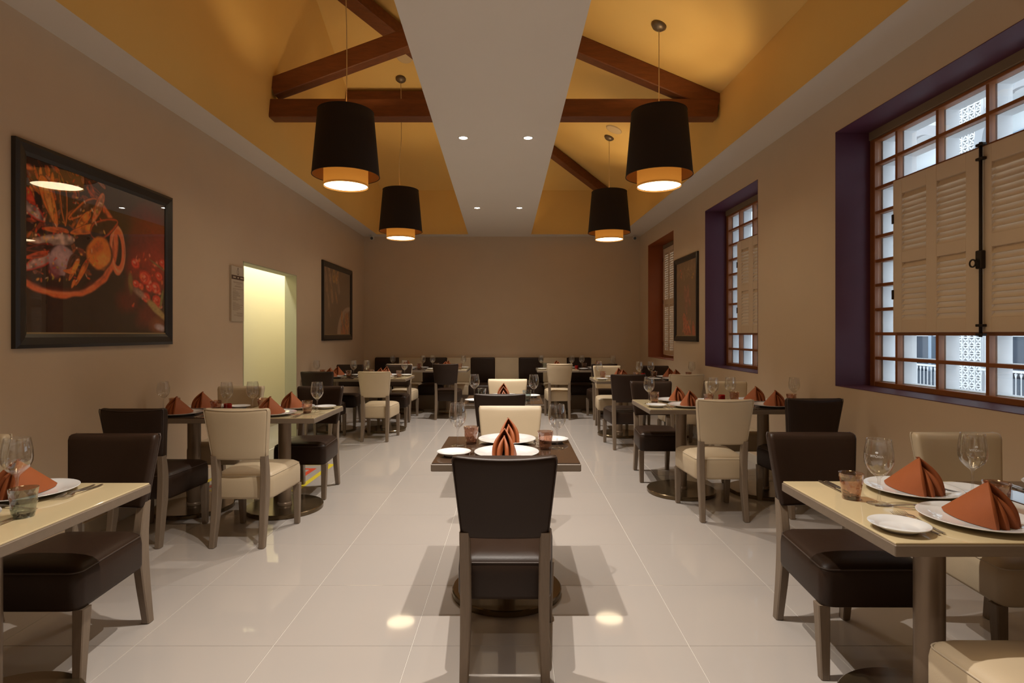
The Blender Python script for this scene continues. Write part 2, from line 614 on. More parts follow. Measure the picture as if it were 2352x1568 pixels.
me_spk = B().lathe([(0, -0.012), (0.095, -0.012), (0.11, -0.008), (0.115, 0)], 32).mesh('ceiling_speaker', 'speaker_paint', True)
ang = math.atan(0.343)
put('ceiling_speaker', me_spk, None, (-1.46, 7.72, zE(7.72) - 0.002), (ang * -1, 0, 0), label='pale round ceiling speaker on the left slope, half hidden', cat='speaker')
put('ceiling_speaker', me_spk, None, (1.37, 7.87, zR(1.37) - 0.002), (0, math.atan(0.42), 0), label='pale round ceiling speaker on the right slope under the tie beam', cat='speaker')


def pendant(x, y, ztop, tilt, label, slack=0.0):
    z0 = 2.69
    t = thing('pendant_lamp', label, 'pendant lamp', (x, y, z0), group='black drum pendant lamps')
    key = 'pendant'
    if key not in MESH:
        sh = B().lathe([(0.300, 0.10), (0.248, 0.68)], 48)
        MESH['sh'] = sh.mesh('outer_shade', 'black_shade', True)
        li = B().lathe([(0.2955, 0.101), (0.2445, 0.679)], 48)
        MESH['li'] = li.mesh('shade_lining', 'gold_lining', True)
        MESH['dr'] = B().lathe([(0.197, 0.0), (0.197, 0.50)], 48).mesh('inner_drum', 'amber_drum', True)
        rim = B().tube([(0.299 * math.cos(2 * PI * k / 48), 0.299 * math.sin(2 * PI * k / 48), 0.10) for k in range(48)], 0.004, 6, True)
        rim.tube([(0.247 * math.cos(2 * PI * k / 48), 0.247 * math.sin(2 * PI * k / 48), 0.68) for k in range(48)], 0.004, 6, True)
        MESH['rim'] = rim.mesh('shade_rim', 'black_shade', True)
        MESH['di'] = B().lathe([(0, 0.012), (0.192, 0.012)], 48).mesh('diffuser', 'diffuser_glow', True)
        sp = B()
        for k in range(3):
            a = 2 * PI * k / 3
            sp.tube([(0, 0, 0.60), (0.25 * math.cos(a), 0.25 * math.sin(a), 0.655)], 0.004, 5)
        sp.lathe([(0.0, 0.63), (0.025, 0.63), (0.025, 0.56), (0.0, 0.56)], 12)
        MESH['sp'] = sp.mesh('spider', 'canopy_metal')
        MESH['cn'] = B().lathe([(0.072, 0.0), (0.072, -0.012), (0.05, -0.035), (0.012, -0.045), (0, -0.045)], 28).mesh('canopy', 'canopy_metal', True)
        MESH[key] = 1
    put('outer_shade', MESH['sh'], t)
    put('shade_lining', MESH['li'], t)
    put('inner_drum', MESH['dr'], t)
    put('shade_rim', MESH['rim'], t)
    put('diffuser', MESH['di'], t)
    put('spider', MESH['sp'], t)
    L = ztop - z0
    pts = []
    for k in range(13):
        f = k / 12
        z = 0.62 + (L - 0.62) * f
        pts.append((slack * math.sin(PI * min(1, f * 2.2)) * (1 if f < 0.45 else 0) - slack * 0.3 * math.sin(PI * f), 0, z))
    put('cord', B().tube(pts, 0.0045, 6).mesh('cord', 'cord', True), t)
    put('canopy', MESH['cn'], t, (0, 0, L), tilt)
    lamp('pendant_bulb', 'POINT', (x, y, z0 + 0.47), BULB_W, WARM_BULB, shadow_soft_size=0.05)


pendant(-1.53, 5.25, zE(5.25), (-ang, 0, 0), 'black drum pendant lamp, front left of the four', 0.01)
pendant(-1.59, 8.10, zE(8.10), (-ang, 0, 0), 'black drum pendant lamp, rear left with a slack cord', -0.03)
pendant(1.325, 5.25, zR(1.325), (0, math.atan(0.42), 0), 'black drum pendant lamp, front right of the four')
pendant(1.36, 8.20, zR(1.36), (0, math.atan(0.42), 0), 'black drum pendant lamp, rear right before the diagonal rafter')

# the next pair of pendants hangs behind the frame's upper edge: only their light is needed
for x in (-1.50, 1.32):
    lamp('pendant_bulb', 'SPOT', (x, 2.0, 2.70), 14, WARM_BULB, spot_size=math.radians(165), spot_blend=0.4, shadow_soft_size=0.19)

for sx, xx, lab in ((1, -2.68, 'small white security camera in the back left ceiling corner'), (-1, 2.29, 'small white security camera in the back right ceiling corner')):
    t = thing('security_camera', lab, 'camera', (xx, 10.86, CEIL))
    put('mount', B().lathe([(0.0, 0), (0.045, 0), (0.04, -0.025), (0.02, -0.03), (0, -0.03)], 20).mesh('mount', 'white_plastic', True), t)
    cb = B().tube([(0, 0.05, -0.045), (0.02 * sx, -0.08, -0.068)], 0.034, 16)
    put('body', cb.mesh('body', 'white_plastic', True, 40), t)
    put('lens', B().tube([(0.019 * sx, -0.075, -0.067), (0.0215 * sx, -0.088, -0.0695)], 0.027, 16).mesh('lens', 'black_plastic'), t)

# ------------------------------------------------------------------ windows
def window(n, y0, y1, side, mids, paint, shutters, rows=10, full=False):
    w = thing('window_%d' % n, None, None, loc_r, rot_r, kind='structure')
    e = 0.003
    b = B()
    b.box(-0.002, WT, y1 - e, y1 + 0.001, SILL, HEAD).box(-0.002, WT, y0 - 0.001, y0 + e, SILL, HEAD)
    b.box(-0.002, WT, y0, y1, HEAD - e, HEAD + 0.001).box(-0.002, WT, y0, y1, SILL - 0.001, SILL + e)
    put('reveal', b.mesh('reveal', paint), w)
    zb, pitch = 0.972, 0.189
    zt = zb + pitch * rows
    fx0, fx1 = WT, WT + 0.06
    put('header_board', B().bevbox(fx0 - 0.01, fx1, y0, y1, zt + 0.012, HEAD, 0.003).mesh('header_board', 'header_paint'), w)
    fr = 0.055
    if full:
        sh_z0, sh_z1 = SILL + 0.03, zt + 0.01
    b = B()
    b.bevbox(fx0, fx1, y0, y0 + fr, SILL, zt + 0.012, 0.004).bevbox(fx0, fx1, y1 - fr, y1, SILL, zt + 0.012, 0.004)
    b.bevbox(fx0 + 0.001, fx1, y0 + fr, y1 - fr, SILL, zb + 0.006, 0.004)
    b.bevbox(fx0 + 0.001, fx1, y0 + fr, y1 - fr, zt - 0.012, zt + 0.012, 0.004)
    put('frame', b.mesh('frame', 'window_timber'), w)
    if not full:
        ys = [y0 + fr, y0 + fr + side]
        inner = (y1 - fr - side) - (y0 + fr + side)
        for k in range(1, mids):
            ys.append(y0 + fr + side + inner * k / mids)
        ys += [y1 - fr - side, y1 - fr]
        bw = 0.024
        zs = [zb + pitch * k for k in range(rows + 1)]
        # glazing bars, one object each
        for yv in ys[1:-1]:
            segs = [(zs[0], zs[-1])]
            if yv not in (ys[1], ys[-2]):
                segs = [(zs[0], zs[2]), (zs[8], zs[-1])]
            for a, c in segs:
                put('glazing_bar', B().bevbox(fx0 + 0.008, fx1 - 0.008, yv - bw / 2, yv + bw / 2, a, c, 0.003).mesh('glazing_bar', 'window_timber'), w)
        for k in range(1, rows):
            if k in (1, 2, 8, 9):
                segs = [(ys[0], ys[-1])]
            else:
                segs = [(ys[0], ys[1]), (ys[-2], ys[-1])]
            for a, c in segs:
                put('glazing_bar', B().bevbox(fx0 + 0.010, fx1 - 0.010, a, c, zs[k] - bw / 2, zs[k] + bw / 2, 0.003).mesh('glazing_bar', 'window_timber'), w)
        # panes and the white egg-crate grille outside
        g = B()
        for i in range(len(ys) - 1):
            mid_col = 0 < i < len(ys) - 2
            for k in range(rows):
                if mid_col and 2 <= k < 8:
                    continue
                a, c = ys[i], ys[i + 1]
                key = ('pane', round(c - a, 4))
                if key not in MESH:
                    d, h = c - a, pitch
                    MESH[key] = B().box(-0.0015, 0.0015, 0.004, d - 0.004, 0.004, h - 0.004).mesh('pane', 'window_glass')
                put('pane', MESH[key], w, (fx0 + 0.03, a, zs[k]))
        gx0, gx1 = fx1 + 0.001, fx1 + 0.095
        for yv in ys:
            g.box(gx0, gx1, yv - 0.012, yv + 0.012, SILL, zs[-1] + 0.02)
        for zv in zs:
            g.box(gx0, gx1, ys[0], ys[-1], zv - 0.012, zv + 0.012)
        put('outer_grille', g.mesh('outer_grille', 'white_render'), w)
    # shutters
    for (a, c, z0, z1, cols, rws) in shutters:
        s = thing('shutter')
        s.parent = w
        st = B()
        sx0, sx1 = fx0 - 0.022, fx0 + 0.012
        ycuts = sorted([a, c] + [q for cc in cols for q in cc])
        # stiles
        edges = [a] + [q for cc in sorted(cols) for q in cc] + [c]
        for i in range(0, len(edges), 2):
            st.bevbox(sx0, sx1, edges[i], edges[i + 1], z0, z1, 0.003)
        zed = [z0] + [q for rr2 in sorted(rws) for q in rr2] + [z1]
        for cc in cols:
            for i in range(0, len(zed), 2):
                st.bevbox(sx0 + 0.001, sx1 - 0.001, cc[0] - 0.002, cc[1] + 0.002, zed[i], zed[i + 1], 0.003)
        put('shutter_frame', st.mesh('shutter_frame', 'shutter_paint'), s)
        for cc in cols:
            for rr2 in rws:
                nsl = max(3, int(round((rr2[1] - rr2[0]) / 0.039)))
                ph = (rr2[1] - rr2[0]) / nsl
                key = ('slat', round(cc[1] - cc[0], 3), round(ph, 4))
                if key not in MESH:
                    wv = cc[1] - cc[0]
                    bb = B()
                    # tilted slat: lower edge towards the room
                    prof = [(-0.0165, -0.001), (-0.0125, -0.0045), (0.014, ph + 0.002), (0.010, ph + 0.005)]
                    bb.loft([[(px, -0.001, pz) for px, pz in prof], [(px, wv + 0.001, pz) for px, pz in prof]])
                    MESH[key] = bb.mesh('slat', 'shutter_paint')
                for k in range(nsl):
                    put('slat', MESH[key], s, ((sx0 + sx1) / 2, cc[0], rr2[0] + k * ph))
        hz = [z0 + (z1 - z0) * f for f in ((0.25, 0.75) if not full else (0.1, 0.5, 0.9))]
        far_hinge = (c > (y0 + y1) / 2)
        yh_ = c if far_hinge else a
        for z in hz:
            put('hinge', B().bevbox(sx0 - 0.004, sx0 + 0.004, yh_ - 0.012, yh_ + 0.012, z - 0.035, z + 0.035, 0.002).mesh('hinge', 'iron'), s)
    return w


shr = [(1.45, 1.864), (1.944, 2.367)]
w1 = window(1, 2.37, 4.55, 0.235, 4, 'purple_paint', [
    (3.465, 4.25, 1.36, 2.475, [(3.585, 3.825), (3.92, 4.157)], shr),
    (2.672, 3.455, 1.36, 2.475, [(2.765, 3.005), (3.155, 3.395)], shr)])
w2 = window(2, 5.93, 7.46, 0.33, 2, 'purple_paint', [
    (6.325, 7.065, 1.36, 2.475, [(6.42, 6.62), (6.74, 6.94)], shr)])
w3 = window(3, 8.835, 10.36, 0.33, 2, 'orange_paint', [
    (9.60, 10.30, 0.985, 2.86, [(9.68, 9.90), (9.99, 10.20)], [(1.06, 1.86), (1.95, 2.78)]),
    (8.895, 9.595, 0.985, 2.86, [(8.98, 9.20), (9.28, 9.50)], [(1.06, 1.86), (1.95, 2.78)])], full=True)
# long bolt between the two leaves of the near window
bolt = put('bolt_rod', B().tube([(WT - 0.038, 3.452, 1.33), (WT - 0.038, 3.452, 2.50)], 0.009, 8).mesh('bolt_rod', 'iron', True), w1)
for z in (1.345, 1.40, 2.40, 2.485):
    put('bolt_keeper', B().bevbox(WT - 0.05, WT - 0.022, 3.425, 3.479, z - 0.008, z + 0.008, 0.002).mesh('bolt_keeper', 'iron'), bolt)
put('lock_box', B().bevbox(WT - 0.055, WT - 0.022, 3.432, 3.474, 1.74, 1.85, 0.004).mesh('lock_box', 'iron'), bolt)
put('ring_handle', B().tube([(WT - 0.068, 3.475 + 0.022 * math.cos(2 * PI * k / 16), 1.775 + 0.022 * math.sin(2 * PI * k / 16)) for k in range(16)], 0.005, 6, True).mesh('ring_handle', 'iron', True), bolt)

# ------------------------------------------------------------------ neighbouring building seen through the panes
FX = 9.5
nb = thing('neighbouring_building', 'pale building with arched windows outside the near right window', 'building', (FX, 12, -3))
b = B()
bays = [(8.15, 'w'), (10.78, 'w'), (13.42, 'w')]
wy = [(c - 0.80, c + 0.80) for c, _ in bays]
edges = [0.0] + [v for a in wy for v in a] + [34.0]
for i in range(0, len(edges), 2):
    b.box(0, 0.5, edges[i] - 12, edges[i + 1] - 12, 0, 12)
for (a, c) in wy:
    cm = (a + c) / 2
    b.box(0, 0.5, a - 12, c - 12, 2.0, 2.85).box(0, 0.5, a - 12, c - 12, 5.2, 6.5)
    # arched head: wall above the opening
    n = 16
    arc = [(cm + 0.8 * math.cos(PI * k / n), 8.15 + 0.8 * math.sin(PI * k / n)) for k in range(n + 1)]
    for k in range(n):
        (ya, za), (yb2, zb2) = arc[k], arc[k + 1]
        b.add([(0, ya - 12, za), (0, yb2 - 12, zb2), (0, yb2 - 12, 12), (0, ya - 12, 12), (0.5, ya - 12, za), (0.5, yb2 - 12, zb2), (0.5, yb2 - 12, 12), (0.5, ya - 12, 12)],
              [(0, 1, 2, 3), (4, 7, 6, 5), (0, 4, 5, 1)])
put('facade_wall', b.mesh('facade_wall', 'white_render'), nb)
for (a, c) in wy:
    cm = (a + c) / 2 - 12
    n = 20
    b = B()
    rings = []
    for k in range(n + 1):
        an = PI * k / n
        rings.append([(-0.09, cm + r_ * math.cos(an), 8.15 + r_ * math.sin(an)) if q else (0.02, cm + r_ * math.cos(an), 8.15 + r_ * math.sin(an)) for r_, q in ((0.80, 0), (0.80, 1), (1.0, 1), (1.0, 0))])
    b.loft(rings)
    put('arch_moulding', b.mesh('arch_moulding', 'grey_render'), nb)
    b = B()
    arcf = [(cm + 0.8 * math.cos(PI * k / n), 8.15 + 0.8 * math.sin(PI * k / n)) for k in range(n + 1)]
    b.poly([(0.30, y_, z_) for y_, z_ in arcf] + [(0.30, cm - 0.8, 6.5), (0.30, cm + 0.8, 6.5)])
    put('upper_glazing', b.mesh('upper_glazing', 'pale_pane'), nb)
    put('transom', B().box(0.18, 0.30, cm - 0.8, cm + 0.8, 8.02, 8.26).mesh('transom', 'blue_joinery'), nb)
    for q in (-0.72, -0.03, 0.62):
        put('mullion', B().box(0.2, 0.30, cm + q, cm + q + 0.10, 6.5, 8.05).mesh('mullion', 'blue_joinery'), nb)
    put('lower_glazing', B().box(0.30, 0.32, cm - 0.8, cm + 0.8, 2.8, 5.25).mesh('lower_glazing', 'dark_pane'), nb)
    for q in (-0.8, -0.05, 0.70):
        put('mullion', B().box(0.2, 0.30, cm + q, cm + q + 0.10, 2.8, 5.25).mesh('mullion', 'blue_joinery'), nb)
    for z_ in (3.6, 4.3):
        put('transom', B().box(0.24, 0.30, cm - 0.8, cm + 0.8, z_, z_ + 0.04).mesh('transom', 'white_render'), nb)
    rail = put('railing', B().box(-0.12, -0.07, cm - 0.85, cm + 0.85, 3.62, 3.66).box(-0.12, -0.07, cm - 0.85, cm + 0.85, 2.90, 2.95).mesh('railing', 'white_render'), nb)
    me = B().tube([(-0.095, 0, 2.92), (-0.095, 0, 3.64)], 0.011, 6).tube([(-0.095, -0.025, 3.60), (-0.095, 0, 3.5), (-0.095, 0.025, 3.60)], 0.009, 5).mesh('baluster', 'white_render')
    put('balcony_panel', B().box(0.0, 0.02, cm - 0.8, cm + 0.8, 2.0, 3.5).mesh('balcony_panel', 'dark_pane'), nb)
    for k in range(15):
        put('baluster', me, rail, (0, cm - 0.8 + 0.114 * k, 0))
# pierced lattice panels between the windows
key = 'lattice'
bb = B()
S = 0.165
bb.box(0, 0.06, 0, 0.012, 0, S).box(0, 0.06, S - 0.012, S, 0, S).box(0, 0.06, 0.012, S - 0.012, 0, 0.012).box(0, 0.06, 0.012, S - 0.012, S - 0.012, S)
for k in range(4):
    a = PI / 4 + k * PI / 2
    cx_, cz_ = S / 2 + 0.044 * math.cos(a), S / 2 + 0.044 * math.sin(a)
    d1 = Vector((0, math.cos(a), math.sin(a)))
    d2 = Vector((0, -math.sin(a), math.cos(a)))
    c0 = Vector((0, cx_, cz_))
    q = [c0 + d1 * 0.062, c0 + d2 * 0.020, c0 - d1 * 0.050, c0 - d2 * 0.020]
    bb.loft([[p + Vector((0.01, 0, 0)) for p in q], [p + Vector((0.05, 0, 0)) for p in q]])
me_lat = bb.mesh('lattice_block', 'white_render')
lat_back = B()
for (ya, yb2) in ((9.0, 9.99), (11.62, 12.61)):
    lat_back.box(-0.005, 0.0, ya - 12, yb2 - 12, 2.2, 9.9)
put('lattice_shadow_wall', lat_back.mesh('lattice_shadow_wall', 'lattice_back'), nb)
cnt = 0
lat = thing('lattice_screen')
lat.parent = nb
for (ya, ny) in ((11.62, 6),):
    for k in range(ny):
        for j in range(46):
            z = 2.3 + S * j
            if 4.9 < z < 6.2:
                continue
            put('lattice_block', me_lat, lat, (-0.07, ya - 12 + S * k, z))
put('street', B().box(3.05, 9.5, -6, 34, -3.1, -3.0).mesh('street', 'street'), kind='structure', label='grey street outside the windows')

# ------------------------------------------------------------------ pictures
def soft(d, w):
    return np.clip(0.5 - d / w, 0, 1)


class Paint:
    def __init__(s, W, H, bg, seed=0):
        s.W, s.H = W, H
        s.a = W / H
        xs = (np.arange(W) + 0.5) / W
        ys = (np.arange(H) + 0.5) / H
        s.X, s.Y = np.meshgrid(xs, ys)
        s.C = np.ones((H, W, 3)) * np.array(bg)
        s.r = np.random.RandomState(seed)

    def blend(s, m, col):
        s.C = s.C * (1 - m[..., None]) + np.array(col) * m[..., None]

    def noise(s, n):
        g = s.r.rand(n + 2, int(n * s.a) + 3)
        y = s.Y * n
        x = s.X * n * s.a
        yi, xi = y.astype(int), x.astype(int)
        fy, fx = y - yi, x - xi
        fy, fx = fy * fy * (3 - 2 * fy), fx * fx * (3 - 2 * fx)
        return (g[yi, xi] * (1 - fx) + g[yi, xi + 1] * fx) * (1 - fy) + (g[yi + 1, xi] * (1 - fx) + g[yi + 1, xi + 1] * fx) * fy

    def uv(s, cx, cy, rx, ry, ang):
        dx, dy = (s.X - cx) * s.a, s.Y - cy
        ca, sa = math.cos(ang), math.sin(ang)
        return (dx * ca + dy * sa) / rx, (-dx * sa + dy * ca) / ry

    def ell(s, cx, cy, rx, ry, ang, col, blur=0.15, op=1.0, ring=None, tex=0.0, n=14):
        """rx, ry in units of picture height"""
        u, v = s.uv(cx, cy, rx, ry, ang)
        d = np.sqrt(u * u + v * v)
        if tex:
            d = d + (s.noise(n) - 0.5) * tex
        m = soft(np.abs(d - 1) - ring, blur) if ring else soft(d - 1, blur)
        s.blend(m * op, col)
        return s

    def leaf(s, cx, cy, L, w, ang, edge, fill, rim=0.12, tex=0.25):
        """mussel half: pointed at one end, lit rim, textured inside"""
        u, v = s.uv(cx, cy, L, w, ang)
        prof = np.sqrt(np.clip(1 - u * u, 0, 1)) * (0.78 + 0.30 * u)
        d = np.abs(v) - prof + (s.noise(24) - 0.5) * tex * 0.5
        ins = soft(d, 0.10) * (np.abs(u) < 1)
        s.blend(soft(d - 0.10, 0.12) * (np.abs(u) < 1.06), (0.012, 0.004, 0.002))
        s.blend(ins, edge)
        core = soft(d + rim * 1.6, 0.20) * (np.abs(u) < 0.97)
        n = s.noise(34)
        f = np.array(fill)
        s.C = s.C * (1 - core[..., None]) + (f[None, None] * (0.35 + 1.3 * n[..., None] ** 1.5)) * core[..., None]
        hl = core * np.clip(1 - ((u - 0.1) / 0.6) ** 2, 0, 1) * np.clip(1 - ((v + 0.25) / 0.22) ** 2, 0, 1) * np.clip(s.noise(40) * 1.6 - 0.5, 0, 1)
        s.blend(hl * 0.7, tuple(min(1, c * 2.2 + 0.05) for c in fill))


def big_food(p):
    def P(x, y):
        u = 30 + x / 3.335
        Z = 3781 / (1180 - u)
        xn = (Z - 3.358) / 1.356
        top = 75 + (x - 80) / 1080 * 390
        bot = 1505 - (x - 80) / 1080 * 35
        return xn, (y - top) / (bot - top)

    def L(x0, y0, x1, y1, w, edge, fill, rim=0.12):
        a, b_ = P(x0, y0), P(x1, y1)
        vx, vy = (b_[0] - a[0]) * p.a, b_[1] - a[1]
        ln = math.hypot(vx, vy)
        wn = w * (P((x0 + x1) / 2, 1)[1] - P((x0 + x1) / 2, 0)[1])
        p.leaf((a[0] + b_[0]) / 2, (a[1] + b_[1]) / 2, ln / 2, wn / 2, math.atan2(vy, vx), edge, fill, rim)

    def E(x, y, rx, ry, ang, col, blur=0.3, op=1.0, tex=0.3, n=14, ring=None):
        c = P(x, y)
        k = P(x, 1)[1] - P(x, 0)[1]
        ax = (P(x + rx, y)[0] - P(x - rx, y)[0]) / 2 * p.a
        p.ell(c[0], c[1], ax, ry * k, ang, col, blur, op, ring, tex, n)

    p.blend(np.clip(p.X * 1.4 - 0.6, 0, 1) * np.clip(1 - p.Y * 1.8, 0, 1) * 0.8, (0.06, 0.045, 0.03))
    # chillies and tomatoes, partly out of focus
    for x, y, r, c in ((1060, 640, 150, (0.09, 0.010, 0.005)), (1110, 780, 150, (0.14, 0.012, 0.006)), (990, 740, 90, (0.10, 0.014, 0.010)), (920, 820, 70, (0.07, 0.010, 0.008)),
                       (1080, 950, 150, (0.20, 0.015, 0.006)), (960, 980, 90, (0.14, 0.012, 0.006)), (1000, 1080, 80, (0.16, 0.02, 0.01)), (880, 1220, 80, (0.075, 0.010, 0.005)), (1040, 1330, 90, (0.09, 0.012, 0.005)), (1110, 1400, 60, (0.16, 0.06, 0.02)), (940, 1100, 70, (0.09, 0.02, 0.012))):
        E(x, y, r * 0.9, r, 0, c, 1.0, tex=0.35)
    for x, y, r in ((935, 920, 34), (1010, 1030, 46), (1095, 1110, 42), (940, 1080, 26), (1145, 915, 28), (1020, 1190, 34), (1105, 1210, 36), (1040, 1110, 30), (980, 1100, 24), (1120, 1020, 30)):
        E(x, y, r, r * 1.15, 0.3, (0.34, 0.02, 0.008), 0.25, tex=0.3)
        E(x, y, r * 0.6, r * 0.7, 0.3, (0.52, 0.07, 0.03), 0.2, op=0.8, ring=0.18)
        E(x - r * 0.25, y - r * 0.3, r * 0.3, r * 0.25, 0.3, (0.75, 0.30, 0.22), 0.8, op=0.8)
    for k in range(40):
        E(900 + 260 * p.r.rand(), 850 + 420 * p.r.rand(), 5 + 8 * p.r.rand(), 5 + 9 * p.r.rand(), p.r.rand() * 3, [(0.6, 0.22, 0.15), (0.45, 0.05, 0.02), (0.5, 0.14, 0.04)][k % 3], 0.8, op=0.7)
    E(1100, 1280, 80, 30, 0.55, (0.27, 0.24, 0.09), 0.5, op=0.95)
    E(900, 1080, 16, 80, -0.1, (0.14, 0.13, 0.035), 0.7, op=0.8)
    E(970, 1155, 50, 26, 0.4, (0.22, 0.18, 0.14), 0.8, op=0.8)
    E(1125, 1420, 40, 26, 0.2, (0.30, 0.32, 0.38), 0.7, op=0.9)
    E(1140, 1190, 8, 75, 0.25, (0.13, 0.16, 0.05), 0.5)
    E(1110, 935, 60, 8, 0.35, (0.14, 0.14, 0.05), 0.5)
    # bowl: dark inside, terracotta rim and handle
    c = P(345, 690)
    ax = (P(790, 700)[0] - c[0]) * p.a
    k = P(345, 1)[1] - P(345, 0)[1]
    p.ell(c[0], c[1], ax, 500 * k, 0, (0.020, 0.008, 0.004), 0.05)
    p.ell(c[0], c[1], ax * 0.985, 500 * k * 0.985, 0, (0.50, 0.125, 0.035), 0.03, ring=0.045, tex=0.04)
    p.ell(c[0], c[1] - 0.006, ax * 0.975, 500 * k * 0.97, 0, (0.66, 0.24, 0.10), 0.05, ring=0.012, op=0.8, tex=0.03)
    p.ell(c[0], c[1], ax * 0.93, 500 * k * 0.93, 0, (0.10, 0.012, 0.005), 0.10, ring=0.02, op=0.8, tex=0.1)
    E(795, 815, 46, 165, -0.05, (0.50, 0.13, 0.045), 0.06, ring=0.22, tex=0.05)
    E(805, 815, 52, 172, -0.05, (0.68, 0.28, 0.15), 0.06, ring=0.06, op=0.7, tex=0.05)
    # upper part of the heap runs off the print and hides the rim
    E(330, 150, 400, 170, 0.25, (0.022, 0.009, 0.004), 0.25, tex=0.25)
    for k in range(90):
        a = 2 * PI * p.r.rand()
        q = math.sqrt(p.r.rand())
        x0, y0 = 330 + 350 * q * math.cos(a), 640 + 400 * q * math.sin(a)
        t = p.r.rand() * 3
        ln = 50 + 70 * p.r.rand()
        L(x0, y0, x0 + ln * math.cos(t), y0 + ln * math.sin(t), 26 + 26 * p.r.rand(), [(0.20, 0.04, 0.010), (0.12, 0.02, 0.008), (0.26, 0.07, 0.014)][k % 3], [(0.03, 0.010, 0.005), (0.16, 0.03, 0.008), (0.09, 0.05, 0.04), (0.20, 0.06, 0.012)][k % 4])
    for k in range(40):
        x0, y0 = 60 + 560 * p.r.rand(), 40 + 230 * p.r.rand()
        a = 1.2 + 0.9 * (p.r.rand() - 0.5)
        ln = 60 + 80 * p.r.rand()
        L(x0, y0 + 60, x0 + ln * math.cos(a), y0 + 60 + ln * math.sin(a), 24 + 30 * p.r.rand(), [(0.38, 0.07, 0.012), (0.42, 0.12, 0.02), (0.2, 0.05, 0.015)][k % 3], [(0.03, 0.010, 0.005), (0.30, 0.06, 0.012), (0.16, 0.10, 0.08), (0.40, 0.13, 0.02)][k % 4])
    OR, DK = (0.50, 0.13, 0.018), (0.035, 0.011, 0.005)
    L(330, 640, 205, 235, 150, OR, (0.40, 0.14, 0.022))
    L(300, 600, 235, 300, 70, (0.52, 0.2, 0.03), (0.46, 0.20, 0.05))
    L(395, 640, 372, 295, 90, OR, DK)
    L(415, 580, 640, 425, 120, OR, DK)
    L(600, 620, 690, 370, 90, (0.40, 0.10, 0.02), (0.36, 0.16, 0.07))
    L(470, 660, 590, 520, 80, (0.5, 0.14, 0.02), (0.42, 0.12, 0.015))
    L(230, 600, 60, 430, 150, (0.30, 0.03, 0.012), (0.22, 0.18, 0.17))
    L(160, 470, 60, 330, 110, (0.40, 0.03, 0.012), (0.36, 0.05, 0.014))
    L(430, 690, 640, 640, 90, OR, (0.46, 0.15, 0.02))
    L(800, 590, 590, 700, 170, (0.45, 0.06, 0.012), (0.022, 0.008, 0.004), 0.07)
    L(210, 655, 420, 680, 60, OR, (0.40, 0.09, 0.014))
    L(100, 760, 470, 740, 125, (0.10, 0.03, 0.02), (0.30, 0.25, 0.22), 0.05)
    L(80, 830, 300, 800, 80, (0.16, 0.02, 0.008), DK)
    E(655, 850, 105, 125, -0.5, (0.05, 0.015, 0.006), 0.12)
    E(655, 850, 98, 118, -0.5, (0.44, 0.155, 0.02), 0.15, tex=0.25)
    E(640, 800, 50, 40, -0.5, (0.30, 0.07, 0.012), 0.9, op=0.8, tex=0.6, n=30)
    E(690, 900, 45, 50, -0.5, (0.60, 0.27, 0.06), 0.9, op=0.7, tex=0.6, n=26)
    L(60, 990, 300, 860, 130, (0.30, 0.02, 0.010), (0.30, 0.22, 0.20))
    L(60, 900, 260, 850, 60, (0.45, 0.08, 0.014), (0.32, 0.05, 0.012))
    E(370, 915, 105, 125, -0.6, (0.02, 0.007, 0.004), 0.1)
    E(365, 910, 98, 120, -0.6, (0.25, 0.195, 0.215), 0.12, tex=0.15, n=20)
    E(345, 880, 50, 60, -0.6, (0.38, 0.31, 0.32), 0.9, op=0.6, tex=0.4)
    E(310, 990, 40, 60, -0.5, (0.16, 0.05, 0.06), 0.7, op=0.8)
    L(400, 1060, 480, 860, 110, (0.08, 0.02, 0.006), (0.05, 0.012, 0.005))
    L(420, 1070, 500, 890, 60, OR, (0.50, 0.17, 0.022))
    L(375, 990, 470, 1000, 46, OR, (0.46, 0.15, 0.03))
    L(470, 1110, 575, 890, 60, (0.42, 0.10, 0.014), (0.40, 0.12, 0.014))
    L(440, 1130, 470, 1060, 40, (0.46, 0.13, 0.02), (0.40, 0.10, 0.016))
    for k in range(150):
        x, y = 80 + 640 * p.r.rand(), 190 + 880 * p.r.rand()
        if (x - 345) ** 2 / 400 ** 2 + (y - 690) ** 2 / 440 ** 2 > 1:
            continue
        c = [(0.50, 0.08, 0.010), (0.62, 0.30, 0.05), (0.26, 0.24, 0.03), (0.45, 0.03, 0.01), (0.6, 0.45, 0.3)][k % 5]
        E(x, y, 4 + 10 * p.r.rand(), 3 + 6 * p.r.rand(), p.r.rand() * 3, c, 0.7, op=0.8, tex=0)
    grit(p, 0.30)


def grit(p, amt=0.4):
    n = 0.5 * p.noise(40) + 0.5 * p.noise(90)
    p.C = np.clip(p.C * (1 + amt * (n[..., None] - 0.5) * 2), 0, 1)


